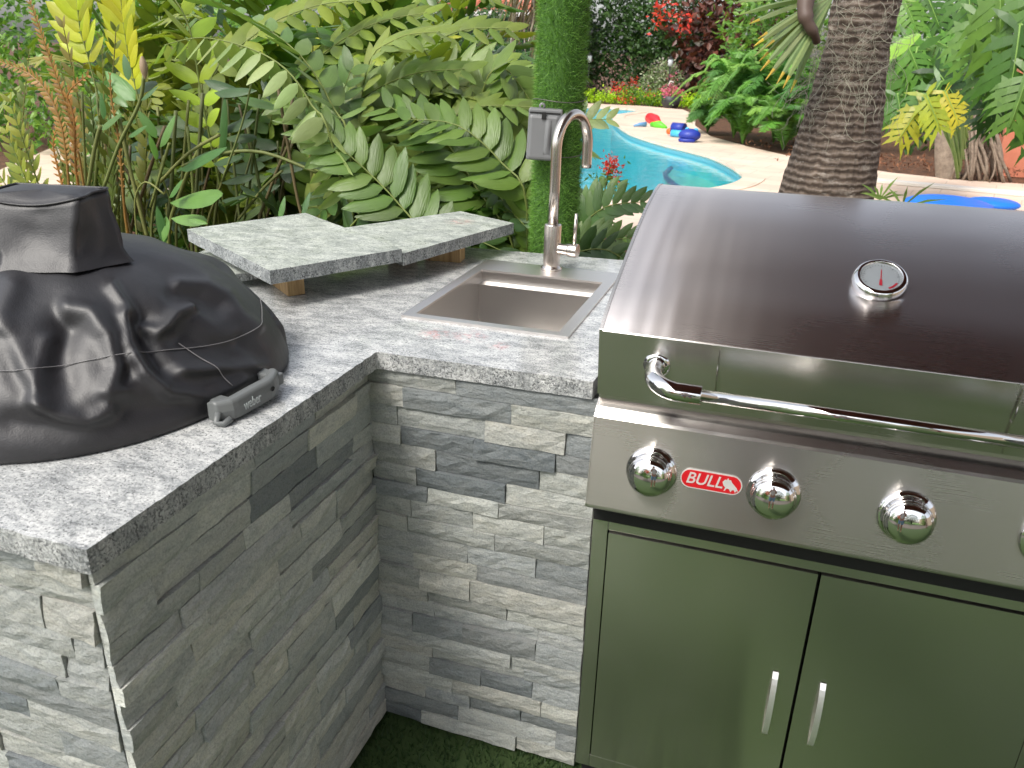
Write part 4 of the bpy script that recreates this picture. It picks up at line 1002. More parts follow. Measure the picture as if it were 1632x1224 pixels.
for b_ in ((355, 310, 265, 318, 2.6, .8), (300, 350, 330, 355, 2.6, .9), (330, 352, 270, 345, 2.7, .9), (262, 390, 246, 330, 2.5, .9), (285, 270, 355, 230, 2.9, .7), (215, 160, 165, 110, 2.8, 1), (205, 128, 195, 85, 2.8, 1), (255, 235, 275, 182, 2.8, .9), (250, 220, 218, 175, 2.8, .9), (160, 205, 190, 178, 2.8, .9), (205, 218, 232, 198, 2.7, .8),
           (380, 155, 445, 170, 2.9, .6), (165, 190, 158, 150, 2.7, 1), (270, 315, 288, 285, 2.6, .9), (352, 250, 352, 150, 3.0, .5), (265, 345, 258, 385, 2.5, 1.2), (250, 255, 235, 215, 2.8, .9), (225, 160, 250, 135, 2.6, .8), (445, 350, 452, 312, 2.9, .8), (480, 345, 492, 305, 2.9, .8)):
    blade(*b_, random.choice([(.10, .22, .05), (.13, .27, .06), (.07, .17, .05)]))
for _ in range(70):
    px, py = random.uniform(230, 560), random.uniform(120, 370); a = random.uniform(0, 2*PI); ln = random.uniform(35, 75)
    blade(px, py, px+ln*math.cos(a), py+ln*.5*math.sin(a), random.uniform(3.0, 3.8), random.uniform(.7, 1.1), random.choice(GD), up=(random.uniform(-.4, .4), -.6, .7))

# ---- crowns made of many small leaves
def leafy(name, mat, parent, blobs, n, size, seed=0, aspect=.5, shell=.35, clump=7, squash=1, flat=.4):
    """leaves scattered in clumps through ellipsoids (centre, radii)"""
    rnd = random.Random(seed); mb = MB(); vol = [b[1][0]*b[1][2] for b in blobs]; tot = sum(vol)
    vs_, fs_ = [], []
    for (c, r_), v_ in zip(blobs, vol):
        for _ in range(max(1, int(n*v_/tot/clump))):
            d = Vector((rnd.gauss(0, 1), rnd.gauss(0, 1), rnd.gauss(0, 1))).normalized()
            rr = (rnd.uniform(shell**3, 1))**(1/3)*rnd.uniform(.88, 1.08)
            cc = Vector((c[0]+d.x*r_[0]*rr, c[1]+d.y*r_[1]*rr, c[2]+d.z*r_[2]*rr))
            for _ in range(clump):
                p = cc + Vector((rnd.gauss(0, 1), rnd.gauss(0, 1), rnd.gauss(0, 1)))*size*.9
                if p.z < G+.02: continue
                a_ = (d*rnd.uniform(.2, 1) + Vector((rnd.gauss(0, .7), rnd.gauss(0, .7), rnd.gauss(-.1, .6)))).normalized()
                nn_ = (d*.6 + Vector((0, 0, flat)) + Vector((rnd.gauss(0, .5), rnd.gauss(0, .5), rnd.gauss(0, .5)))); nn_ = nn_ - a_*nn_.dot(a_)
                if nn_.length < .01: continue
                nn_.normalize(); s_ = size*rnd.uniform(.7, 1.3); sd_ = a_.cross(nn_)*s_*aspect*.5; b = len(vs_)
                vs_ += [tuple(p), tuple(p+a_*s_*.45+sd_-nn_*s_*.06), tuple(p+a_*s_), tuple(p+a_*s_*.45-sd_-nn_*s_*.06)]
                fs_.append((b, b+1, b+2)); fs_.append((b, b+2, b+3))
    me = bpy.data.meshes.new(name); me.from_pydata(vs_, [], fs_); me.materials.append(mat); me.update()
    if parent: me.transform(Matrix.Translation(-parent.location))
    o = bpy.data.objects.new(name, me); C.objects.link(o)
    if parent: o.parent = parent
    return o
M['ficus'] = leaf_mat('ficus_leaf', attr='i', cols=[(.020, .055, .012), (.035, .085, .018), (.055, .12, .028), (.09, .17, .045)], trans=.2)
M['ficus_light'] = leaf_mat('light_tree_leaf', attr='i', cols=[(.05, .13, .02), (.08, .19, .025), (.13, .26, .04), (.20, .34, .05)], trans=.3)
M['croton'] = leaf_mat('croton_leaf', attr='i', cols=[(.035, .012, .010), (.06, .02, .016), (.10, .032, .022), (.17, .06, .04), (.04, .035, .015)], trans=.2)
M['lime'] = leaf_mat('lime_leaf', attr='i', cols=[(.26, .42, .012), (.40, .60, .02), (.55, .74, .04)], trans=.3)
M['redfl'] = leaf_mat('red_petal', attr='i', cols=[(.55, .03, .02), (.75, .06, .04), (.65, .12, .08)], trans=.3, tcol=(1, .1, .1))
M['pinkfl'] = leaf_mat('pink_petal', attr='i', cols=[(.62, .10, .22), (.75, .22, .34), (.50, .05, .12)], trans=.3)
M['varie'] = leaf_mat('variegated_leaf', attr='i', cols=[(.10, .18, .06), (.20, .30, .12), (.34, .38, .22), (.30, .22, .26)], trans=.2)
M['bark'] = ground_mat('brown_bark', [(.3, (.07, .045, .032)), (.7, (.20, .14, .10))], 9, .9, .7, .03)
M['pale_bark'] = ground_mat('pale_bark', [(.3, (.16, .12, .09)), (.7, (.38, .31, .24))], 12, .9, .7, .02)

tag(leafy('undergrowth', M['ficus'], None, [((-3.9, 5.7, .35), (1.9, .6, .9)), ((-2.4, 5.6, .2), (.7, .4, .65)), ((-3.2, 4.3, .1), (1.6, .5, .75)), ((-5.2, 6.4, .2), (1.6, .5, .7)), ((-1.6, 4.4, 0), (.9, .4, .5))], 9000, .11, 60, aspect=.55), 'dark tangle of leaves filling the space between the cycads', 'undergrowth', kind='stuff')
# far hedge-like trees beyond the pool
def tree(loc, label, blobs, n, size, mat, seed, trunk=None, group='trees beyond the pool', name='broadleaf_tree', cat='tree', bark='bark', **kw):
    t_ = empty(name, loc, label, cat, group)
    leafy('crown', M[mat], t_, blobs, n, size, seed, **kw)
    for tr in (trunk or []): MB().tube(tr[0], tr[1], 10).build('trunk', M[bark], t_)
    return t_
tree((-6.9, 29, G), 'dark dense evergreen behind the pool, bare trunk beside the grass post', [((-7.2, 29.8, 3.6), (2.6, 1.6, 3.2)), ((-9.6, 30, 3.0), (2.2, 1.6, 3.2)), ((-5.6, 29.5, 1.6), (1.8, 1.3, 1.8)), ((-8, 29.2, 1.2), (2.6, 1, 1.4))], 15000, .17, 'ficus', 1,
     trunk=[([Vector((-6.95, 27.9, G)), Vector((-7.05, 27.9, 1.2)), Vector((-7.2, 28.0, 2.6)), Vector((-7.3, 28.4, 4.5))], [.26, .19, .17, .13])])
tree((-4.9, 29.5, G), 'dark evergreen beyond the pool, left of the red-leaved shrub', [((-4.6, 30.2, 3.4), (2.0, 1.6, 3.0)), ((-3.9, 29.8, 1.4), (2.0, 1.3, 1.6))], 9000, .17, 'ficus', 2, trunk=[([Vector((-4.8, 30, G)), Vector((-4.7, 30, 2.5))], [.2, .15])])
cr = tree((-3.2, 28.3, G), 'tall dark red croton shrub with scarlet tips beyond the pool', [((-3.1, 28.5, 1.9), (1.0, .8, 1.5)), ((-2.2, 28.4, 2.2), (1.1, .8, 1.6)), ((-2.6, 28.2, .9), (1.2, .7, .9)), ((-1.3, 28.8, 1.6), (1.1, .8, 1.7))], 2600, .27, 'croton', 3, group=None, name='croton_shrub', cat='shrub', aspect=.6, clump=5,
     trunk=[([Vector((-2.8, 28.5, G)), Vector((-2.7, 28.5, 1.5))], [.08, .05])])
for (px, py), rr in (((1050, 22), .30), ((1064, 8), .26), ((1086, 40), .28), ((1092, 30), .2), ((1045, 32), .2)):
    c_ = at(px, py, y=27.6); leafy('scarlet_tips', M['redfl'], cr, [(tuple(c_), (rr*.8, .2, rr*.8))], 24, .17, int(px), aspect=.5, shell=.1, clump=3)['kind'] = 'stuff'
tree((-11, 22, G), 'dark green tree showing above the cycads, left of the grass post', [((-8.6, 21, 1.3), (2.6, 1.3, 1.9)), ((-11.5, 22, 1.5), (3.4, 1.5, 1.9)), ((-7.2, 20, .9), (1.2, 1, 1.1))], 9000, .17, 'ficus', 4, trunk=[([Vector((-9.6, 22, G)), Vector((-9.6, 22, 2.2))], [.2, .15])])
tree((-13, 13, G), 'leafy tree in the far top left corner', [((-13.0, 13.2, 1.8), (4.2, 1.2, 2.6)), ((-17, 12, 1.8), (3, 1.2, 2.4))], 7000, .17, 'ficus_light', 66, trunk=[([Vector((-13, 13.3, G)), Vector((-13, 13.3, 2.0))], [.2, .15])], group='trees behind the cycads')
tree((-9.5, 9.5, G), 'shadowy shrub mass behind the cycads at the top left', [((-7.2, 9.2, 1.0), (2.6, 1.0, 1.7)), ((-11, 10, 1.3), (3.2, 1.2, 2.0)), ((-4.6, 8.0, .5), (1.6, .7, .9))], 9000, .13, 'ficus_light', 5, trunk=[([Vector((-8, 9.5, G)), Vector((-8, 9.5, 1.4))], [.1, .07])])
tree((.8, 22, G), 'dense green trees filling the gap above the ferns', [((.2, 21.5, 2.6), (2.2, 1.4, 3.0)), ((2.9, 20, 2.4), (2.4, 1.4, 2.8)), ((-.8, 23, 1.6), (1.3, 1.0, 1.9))], 9000, .18, 'ficus_light', 6, trunk=[([Vector((.8, 22, G)), Vector((.9, 22, 2.6))], [.2, .14])])
tree((5.0, 17.5, G), 'shaded tree behind the split-leaf plants at the top right', [((4.2, 17.2, 2.4), (2.2, 1.1, 2.6)), ((7.0, 17.5, 2.8), (2.6, 1.3, 3)), ((2.6, 16.8, .8), (1.2, .8, 1.1))], 8000, .16, 'ficus', 7, trunk=[([Vector((4.6, 17, G)), Vector((4.6, 17, 2.6))], [.2, .14])])
# lime hedge strip, flowers, round shrub and planter on the far edge of the deck
hb_ = [(tuple(Vector((-8.8+.42*k, 26.9-.10*max(0, k-11), G+.14))), (.34, .30, .22)) for k in range(15)]
tag(leafy('lime_hedge', M['lime'], None, hb_, 6000, .075, 8, aspect=.6, shell=.5), 'low lime green hedge along the far edge of the pool deck', 'hedge')
rf = empty('flowering_shrub', (-5.2, 26.5, G), 'bush with small red flowers in front of the lime hedge', 'flowering bush')
leafy('foliage', M['ficus_light'], rf, [((-5.0, 26.4, .18), (.36, .25, .30)), ((-4.35, 26.4, .12), (.25, .2, .22))], 800, .08, 9)
leafy('blossoms', M['redfl'], rf, [((-5.3, 26.3, .40), (.24, .2, .14)), ((-4.85, 26.3, .58), (.14, .15, .12)), ((-4.35, 26.3, .30), (.12, .15, .08)), ((-5.0, 26.2, .10), (.3, .1, .1))], 260, .07, 10, shell=.1, clump=4)
rs = empty('round_shrub', (-4.35, 27.3, G), 'rounded pale variegated shrub behind the flower planter', 'shrub')
leafy('foliage', M['varie'], rs, [((-4.2, 27.4, .55), (.62, .45, .62))], 2600, .09, 11)
leafy('blossoms', M['pinkfl'], rs, [((-3.9, 27.0, .75), (.14, .1, .12))], 40, .06, 12, shell=.1, clump=4)
pc = at(1068, 172, z=G)
plr = empty('flower_planter', pc, 'dark pot of pink flowers on the far corner of the pool deck', 'planter')
MB().lathe([(.0, .01), (.20, .01), (.27, .12), (.29, .34), (.27, .34), (.25, .28), (0, .28)], Matrix.Translation(pc), 20).build('pot', pmat('dark_pot', (.03, .03, .035), .5), plr)
leafy('blossoms', M['pinkfl'], plr, [((pc.x, pc.y, G+.45), (.34, .28, .17))], 420, .07, 13, shell=.2, clump=4)
leafy('foliage', M['ficus_light'], plr, [((pc.x, pc.y, G+.30), (.32, .28, .12))], 240, .08, 14)
MB().tube([pc + Vector((-.12, 0, .62)), pc + Vector((-.06, 0, .75)), pc + Vector((.04, 0, .72))], .02, 6).build('pot_handle', M['coping'], plr)
M['lantern_glass'] = pmat('lantern_glass', (.55, .58, .60), .15, 0)
for lb, (bx, by), tp_ in (('garden torch on a thin pole beside the grass post, across the pool', (936, 152), 86), ('garden torch on a thin pole above the flower planter', (1063, 160), 92)):
    b_ = at(bx, by, z=G); 
    if b_.y > 28.6: b_ = at(bx, by, y=27.0); b_.z = G
    t_ = at(bx, tp_, y=b_.y); hz = t_.z
    e_ = empty('garden_torch', b_, lb, 'torch', 'garden torches beyond the pool')
    MB().tube([b_, Vector((b_.x, b_.y, hz-.25))], .022, 8).build('pole', M['black'], e_)
    MB().lathe([(.03, -.25), (.075, -.22), (.085, -.04), (.05, -.02)], Matrix.Translation((b_.x, b_.y, hz)), 12).build('lantern_glass', M['lantern_glass'], e_)
    MB().lathe([(.10, -.04), (.06, .0), (.015, .05), (0, .06)], Matrix.Translation((b_.x, b_.y, hz)), 12).build('lantern_cap', M['black'], e_)
# house with a clay roof, far left
h0, h1 = at(600, 22, y=26), at(850, 22, y=26)
hs_o = empty('house', ((h0.x+h1.x)/2, 26, G), 'house with clay tile roof and white fascia seen over the cycads', 'house')
MB().box((h0.x-1.5, 26.4, G), (h1.x+1, 31, h0.z-.02)).build('wall', M['dark_glass'], hs_o)
MB().box((h0.x-1.8, 25.8, h0.z-.02), (h1.x+1.2, 26.1, h0.z+.16)).build('fascia', M['fascia'], hs_o)
rfm = MB()
for k in range(26):
    x_ = h0.x-1.8 + k*.40
    if x_ > h1.x+1.0: break
    rfm.tube([Vector((x_, 25.75, h0.z+.22)), Vector((x_, 31, h0.z+2.4))], .19, 8)
rfm.build('roof', M['roof_tile'], hs_o)

# ---- ferns right of the pool
FG = [(.11, .27, .04), (.15, .33, .06), (.20, .38, .07), (.08, .21, .045)]
def fern_leaf(parent, path, L0, col, n=46):
    path = [Vector(p) for p in path]; mb = MB(); mb.tube(path, .012, 4, cap=False)
    m_ = len(path)
    for k in range(n):
        f = .12 + .88*k/n; i = min(m_-2, int(f*(m_-1))); t_ = f*(m_-1)-i; p = path[i].lerp(path[i+1], t_); t = (path[i+1]-path[i]).normalized()
        side = t.cross(Z)
        if side.length < .1: side = X.copy()
        side.normalize(); up = side.cross(t); L_ = L0*math.sin(PI*(.12+.86*k/n))**.6*random.uniform(.85, 1.1); w2 = L_*.055 + .005
        for sg in (-1, 1):
            d = (side*sg + t*.45 + up*.1 - Z*random.uniform(.1, .5)).normalized()
            mb.add([p-t*w2*.6, p+d*L_*.5-t*w2-up*.01, p+d*L_, p+d*L_*.5+t*w2-up*.01, p+t*w2*.6], [(0, 1, 2), (0, 2, 4), (2, 3, 4)])
    o = mb.build('frond', M['leaf'], parent, fixn=False); o.color = (*wob(col, .2), 1)
for j, (cx, cy, n_, hg, sp_, lb) in enumerate(((-1.15, 17.6, 44, 1.9, 1.3, 'largest fern clump, arching over the right side of the pool deck'), (-.35, 16.9, 40, 2.0, 1.25, 'tall fern clump between the big fern and the palm trunk'), (-1.75, 18.4, 22, .75, .6, 'small fern at the left foot of the fern bank'),
        (.35, 16.2, 36, 1.8, 1.2, 'fern clump half hidden behind the palm trunk'), (-.15, 15.8, 34, 1.0, .95, 'low fern spilling onto the deck left of the palm trunk'), (-.9, 16.5, 32, 1.1, .95, 'low fern in front of the large fern clump'))):
    t_ = empty('fern', (cx, cy, G), lb, 'fern', 'ferns right of the pool')
    for k in range(n_):
        az = 2*PI*k/n_*1.0 + random.uniform(-.3, .3); e_ = R(random.uniform(20, 78)); h = Vector((math.cos(az), math.sin(az), 0)); c_ = Vector((cx, cy, G))
        tip = c_ + h*sp_*math.cos(e_)**.6*random.uniform(.8, 1.15) + Z*hg*(math.sin(e_)*.85 - .1*random.random())
        ct = c_ + h*sp_*.35 + Z*hg*random.uniform(.8, 1.15)
        fern_leaf(t_, bez(c_, ct, tip, 9), random.uniform(.17, .27), random.choice(FG))
# ---- split-leaf plants (lobed leaves), banana leaf
def lobed(parent, base, tip, wd, col, nl=7, sag=.15, nrm=Vector((0, -1, .5)), label=None):
    base, tip = Vector(base), Vector(tip); d = tip-base; L_ = d.length; t = d.normalized(); n_ = (nrm - t*nrm.dot(t)).normalized(); s = t.cross(n_)
    mb = MB()
    def P(f, u, dz=0): return base + t*L_*f + s*u*wd*L_ + n_*(-sag*L_*f*f - abs(u)**1.6*wd*L_*.35 + dz)
    for k in range(12):
        a_, b_ = k/12, (k+1)/12; iw = .13*(1-.5*a_)
        mb.add([P(a_, -iw), P(a_, 0, .01), P(b_, 0, .01), P(b_, -iw*.96)], [(0, 1, 2, 3)]); mb.add([P(a_, 0, .01), P(a_, iw), P(b_, iw*.96), P(b_, 0, .01)], [(0, 1, 2, 3)])
    for k in range(nl):
        f = .02 + .90*k/(nl-1); ext = math.sin(PI*(.22+.66*f))**.7*random.uniform(.78, 1.12); w2 = .60/nl
        for sg in (-1, 1):
            fw = (-.22 if k == 0 else .10 + .16*f) + random.uniform(-.05, .05)
            dz = random.uniform(-.03, .03)*L_
            r0 = [P(f-w2*.62, sg*.06), P(f+fw*.45-w2*.95, sg*ext*.42, dz*.4), P(f+fw*.9-w2*.55, sg*ext*.8, dz), P(f+fw*1.35+w2*.3, sg*ext, dz*1.2), P(f+fw*.85+w2*.6, sg*ext*.74, dz), P(f+fw*.45+w2*.7, sg*ext*.4, dz*.4), P(f+w2*.62, sg*.06)]
            mb.add(r0, [(0, 1, 5, 6), (1, 2, 4, 5), (2, 3, 4)])
            if k > 0 and ext > .5: mb.add([P(f+fw*.6-w2*.9, sg*ext*.52, dz*.6), P(f+fw*.55-w2*1.6, sg*ext*.78, dz), P(f+fw*.8-w2*.6, sg*ext*.72, dz)], [(0, 1, 2)])
    ext = .5; mb.add([P(.94, -.12), P(1.06, -.05), P(1.14, 0), P(1.06, .05), P(.94, .12)], [(0, 1, 3, 4), (1, 2, 3)])
    o = mb.build('leaf', M['leaf'], parent, fixn=False, label=label); o.color = (*wob(col, .12), 1)
    MB().tube([P(k/6, 0, .012) for k in range(7)], [.014*L_*(1-.7*k/6) for k in range(7)], 5).build('midrib', M['leaf'], o, fixn=False).color = (.25, .42, .10, 1)
    return o
def philo(loc, label, specs, y0):
    t_ = empty('split_leaf_philodendron', loc, label, 'philodendron', 'split-leaf philodendrons at the right')
    for (bx, by, tx_, ty_, wd, col, dy) in specs:
        b_, p_ = at(bx, by, y=y0+dy), at(tx_, ty_, y=y0+dy-.15)
        lobed(t_, b_, p_, wd, col)
        st = Vector((loc[0], loc[1]+.3, max(G, b_.z-.9))); MB().tube(bez(st, (st+b_)/2 + Z*.45, b_, 7), [.02]*6+[.014], 6).build('petiole', M['stalk'], t_, fixn=False).color = (.18, .30, .07, 1)
    return t_
G1, G2, G3, YY = (.06, .16, .022), (.10, .22, .03), (.03, .085, .016), (.34, .32, .025)
philo((2.0, 11.2, G), 'split-leaf philodendron with yellowing lower leaves between palm trunk and rooted tree', [
    (1462, 75, 1435, 190, .50, G1, 0), (1475, 90, 1530, 150, .55, G1, .1), (1450, 120, 1400, 170, .5, G2, .1), (1500, 130, 1455, 200, .5, G1, -.2), (1478, 60, 1545, 90, .5, G2, .2), (1440, 60, 1470, 120, .5, G2, 0), (1490, 110, 1540, 175, .5, G3, -.1),
    (1470, 165, 1432, 222, .5, YY, -.3), (1505, 145, 1530, 195, .5, YY, -.3), (1440, 0, 1462, 45, .6, G2, .3), (1470, -20, 1500, 40, .6, G1, .4), (1430, 150, 1440, 205, .5, G1, -.1), (1520, 60, 1560, 120, .5, G3, .5), (1420, 95, 1400, 150, .5, G3, .5), (1475, 150, 1500, 205, .5, (.30, .38, .03), -.35), (1540, 0, 1500, 60, .5, G3, .6)], 10.6)
philo((3.2, 8.6, G), 'large split-leaf philodendron with long drooping leaves at the right edge', [
    (1592, -30, 1598, 105, .42, G2, 0), (1560, 20, 1548, 110, .5, G2, .2), (1625, 40, 1610, 165, .45, G1, -.2), (1580, 70, 1572, 150, .5, G1, .1), (1640, 110, 1612, 200, .5, G2, -.3), (1620, 130, 1560, 190, .5, G3, .4), (1650, -20, 1640, 90, .5, G2, -.1), (1600, 150, 1570, 210, .5, G3, .5), (1540, -40, 1550, 40, .5, G1, .4), (1660, 150, 1650, 235, .5, G1, -.1)], 7.8)
bn = empty('banana_plant', (1.3, 8.2, G), 'single broad light green leaf right of the palm trunk', 'plant')
b_, p_ = at(1400, 85, y=7.2), at(1464, 50, y=7.0); d = (p_-b_).normalized(); nn_ = (Vector((0, -.6, .8))); nn_ = (nn_-d*nn_.dot(d)).normalized(); s_ = d.cross(nn_); L_ = (p_-b_).length
mb = MB(); vs_ = []
for k in range(9):
    f = k/8; hw = L_*.42*math.sin(PI*min(1, f*.85+.14))**.8 if k < 8 else 0
    vs_ += [tuple(b_+d*L_*f+s_*hw*e_-nn_*(abs(e_)*hw*.25+.1*L_*f*f)) for e_ in (-1, -.5, 0, .5, 1)]
mb.add(vs_, [(k*5+i, k*5+i+1, (k+1)*5+i+1, (k+1)*5+i) for k in range(8) for i in range(4)], True); mb.build('leaf', M['leaf'], bn, fixn=False).color = (.28, .50, .07, 1)
MB().tube(bez(Vector((.45, 7.6, G)), Vector((.5, 7.5, 1.0)), b_, 8), .012, 6).build('petiole', M['stalk'], bn, fixn=False).color = (.25, .42, .10, 1)
# ---- tree with aerial roots and terracotta wall at the right
rt = empty('rooted_tree', at(1510, 283, z=G), 'short pale-barked tree with hanging aerial roots beside the terracotta wall', 'tree')
ty_ = rt.location.y
tp_l = [at(a_, b_, y=ty_) for a_, b_ in ((1511, 284), (1509, 250), (1511, 215), (1522, 190), (1536, 150), (1545, 90))]
MB().tube(smooth_path(tp_l), [.185]*1+[.16]*8+[.155]*6+[.14]*6, 14).build('trunk', M['pale_bark'], rt)
for k in range(34):
    x0_ = random.uniform(1522, 1568); x1_ = random.uniform(1500, 1612) if k % 3 else random.uniform(1530, 1570); dy = random.uniform(-.3, .3)
    a_, b_ = at(x0_, random.uniform(120, 190), y=ty_+.1+dy), at(x1_, random.uniform(277, 290), y=ty_+.05+dy)
    b_.z = G; md = (a_+b_)/2 + Vector((random.uniform(-.15, .5), random.uniform(-.2, .1), random.uniform(-.1, .4)))
    MB().tube(bez(a_, md, b_, 9), random.uniform(.009, .026), 6).build('aerial_root', M['pale_bark'], rt)
w0 = at(1585, 278, z=G)
tw_o = MB().box((w0.x, w0.y, G-.02), (w0.x+7, w0.y+.3, 3.2)).build('terracotta_wall', M['stucco']); tag(tw_o, 'plain terracotta coloured wall at the right edge behind the roots', 'wall')
bk = at(1500, 250, z=G)
tag(leafy('mulch_litter', leaf_mat('litter', attr='i', cols=[(.10, .04, .02), (.22, .09, .045), (.32, .15, .08)], trans=0, rough=.9), None, [((2.2, 14.3, G), (2.6, .9, .07)), ((.2, 16.2, G), (1.2, .6, .05))], 2600, .07, 15, aspect=.3), 'reddish bark mulch behind the deck', 'mulch', kind='stuff')

# ---- palm trunk in the middle distance
pt = empty('palm_tree', (.235, 5.5, G), 'thick ringed palm trunk hung with grey moss right behind the grill', 'palm')
def palm_bark():
    m, nt, p, N, L = newmat('palm_bark')
    v = tex_coord(N, L); wv = N('ShaderNodeTexWave'); wv.wave_type = 'BANDS'; wv.bands_direction = 'Z'; wv.inputs['Scale'].default_value = 7.5; wv.inputs['Distortion'].default_value = 3.5; wv.inputs['Detail'].default_value = 5; wv.inputs['Detail Scale'].default_value = 2.2; L(v, wv.inputs['Vector'])
    fb = noise_n(N, L, tex_coord(N, L, scale=(60, 60, 5)), 1.0, 5, .65); big = noise_n(N, L, v, 5, 5, .6)
    c = ramp(N, L, wv.outputs['Fac'], [(.0, (.055, .038, .028)), (.35, (.10, .075, .055)), (.75, (.15, .115, .088)), (1, (.22, .18, .15))])
    c = mix(N, L, c, ramp(N, L, fb, [(.3, (.55, .55, .55)), (.55, (1, 1, 1)), (.8, (1.35, 1.3, 1.25))]), .9, 'MULTIPLY')
    lich = ramp(N, L, noise_n(N, L, tex_coord(N, L, scale=(1, 1, 2.4)), 14, 5, .75), [(.54, (0, 0, 0)), (.66, (1, 1, 1))])
    c = mix(N, L, c, (.42, .38, .33), math_n(N, L, 'MULTIPLY', lich, .55)); c = mix(N, L, c, ramp(N, L, big, [(.3, (.75, .74, .74)), (.7, (1.15, 1.12, 1.1))]), .8, 'MULTIPLY')
    L(c, p.inputs['Base Color']); p.inputs['Roughness'].default_value = .9
    b = bump(N, L, p, wv.outputs['Fac'], .45, .012); bump(N, L, p, fb, .5, .006, b); return m
M['palm_bark'] = palm_bark()
prof = [(G, .34, .22), (.2, .325, .225), (.5, .305, .232), (.72, .288, .241), (1.0, .250, .257), (1.3, .213, .267), (1.56, .181, .278), (1.8, .190, .285), (2.4, .17, .30), (4.4, .15, .36)]
NZ, NA = 170, 72; vs_ = []; 
for j in range(NZ+1):
    z_ = G + (3.2-G)*j/NZ
    for i in range(len(prof)-1):
        if prof[i][0] <= z_ <= prof[i+1][0]: f = (z_-prof[i][0])/(prof[i+1][0]-prof[i][0]); r_ = prof[i][1]*(1-f)+prof[i+1][1]*f; cx = prof[i][2]*(1-f)+prof[i+1][2]*f; break
    for i in range(NA):
        a = 2*PI*i/NA; ca, sa = math.cos(a), math.sin(a)
        zz = z_ + .02*noise.noise(Vector((ca*1.5, sa*1.5, z_*2)))
        saw = (zz*13+.35*noise.noise(Vector((ca*2, sa*2, 7)))) % 1.0; dr = .0035*(saw**2) + .012*noise.noise(Vector((ca*3, sa*3, z_*9))) + .004*noise.noise(Vector((ca*20, sa*20, z_*30)))
        vs_.append((cx+ca*(r_+dr-.006), 5.5+sa*(r_+dr-.006), z_))
mb = MB(); mb.add(vs_, [(j*NA+i, j*NA+(i+1) % NA, (j+1)*NA+(i+1) % NA, (j+1)*NA+i) for j in range(NZ) for i in range(NA)], True); mb.build('trunk', M['palm_bark'], pt)
moss = MB(); rnd = random.Random(5)
for k in range(260):
    a = rnd.gauss(-PI/2, .75) if k % 3 else rnd.uniform(PI*.75, PI*1.2); z_ = rnd.choice([rnd.uniform(1.35, 2.0), rnd.uniform(1.2, 1.7)])
    r0 = .20 + (.02 if z_ > 1.5 else .05*(1.5-z_)/.3); cx = .275
    p = Vector((cx+math.cos(a)*(r0+.02), 5.5+math.sin(a)*(r0+.02), z_)); dr = Vector((rnd.gauss(0, .5), -.3+rnd.gauss(0, .3), rnd.gauss(-.2, .5))).normalized(); pts = [p.copy()]
    for _ in range(rnd.randint(5, 12)):
        dr = (dr + Vector((rnd.gauss(0, .45), rnd.gauss(0, .3), rnd.gauss(-.16, .4)))).normalized(); p = p + dr*.028
        dd = Vector((p.x-cx, p.y-5.5, 0)); rm = .215 + max(0, (1.5-p.z))*.12
        if dd.length < rm: p += dd.normalized()*(rm-dd.length)
        pts.append(p.copy())
    moss.tube(pts, rnd.uniform(.0008, .0018), 4, cap=False)
tag(moss.build('spanish_moss', pmat('spanish_moss', (.27, .26, .20), .9), pt, fixn=False), kind='stuff')
# fan leaf at the left of the trunk, its boot, and strands of dead frond
fan = empty('fan_palm_leaf', at(1318, 8, y=5.2), 'green fan palm leaf with yellow tips spread left of the palm trunk', 'palm leaf')
org = at(1330, -8, y=5.15)
def fanseg(px, py, wdt, col, tipc):
    e_ = at(px, py, y=4.95+random.uniform(-.1, .1)); d = (e_-org).normalized(); L_ = (e_-org).length; n_ = Vector((random.uniform(-.3, .3), -.8, .6)); n_ = (n_-d*n_.dot(d)).normalized(); s_ = d.cross(n_)
    for nm, f0, f1, cc in (('segment', .05, .88, col), ('segment_tip', .88, 1, tipc)):
        mb = MB(); vs_ = []; K = 6
        for k in range(K+1):
            f = f0+(f1-f0)*k/K; hw = wdt*(math.sin(PI*min(.5, f*.9))*(1 if f < .75 else max(.03, 1-(f-.75)/.25*.9))); p = org + d*L_*f - Z*.05*f*f
            vs_ += [tuple(p - s_*hw), tuple(p + n_*hw*.6), tuple(p + s_*hw)]
        mb.add(vs_, [q_ for k in range(K) for q_ in ((k*3, k*3+1, k*3+4, k*3+3), (k*3+1, k*3+2, k*3+5, k*3+4))])
        mb.build(nm, M['leaf'], fan, fixn=False).color = (*wob(cc, .1), 1)
for px, py in ((1196, 22), (1180, 8), (1210, 46), (1203, 58), (1204, 74), (1212, 82), (1222, 112), (1214, 97), (1232, 104), (1170, -12), (1240, 118), (1222, 60), (1250, 125), (1262, 132)):
    fanseg(px, py, .017, (.20, .27, .11), random.choice([(.55, .40, .06), (.50, .34, .05), (.22, .28, .10)]))
bt = MB().tube(smooth_path([at(1288, -20, y=5.05), at(1283, 15, y=5.0), at(1287, 35, y=4.98), at(1298, 55, y=5.0), at(1302, 68, y=5.05)]), [.045]*4+[.04]*4+[.030]*4+[.022]*4+[.012], 12).build('old_leaf_base', pmat('brown_leaf_base', (.10, .065, .05), .55), fan)
dp = empty('dead_palm_frond', at(850, 0, y=6.2), 'hanging grey-brown dead palm frond left of the grass post', 'palm leaf')
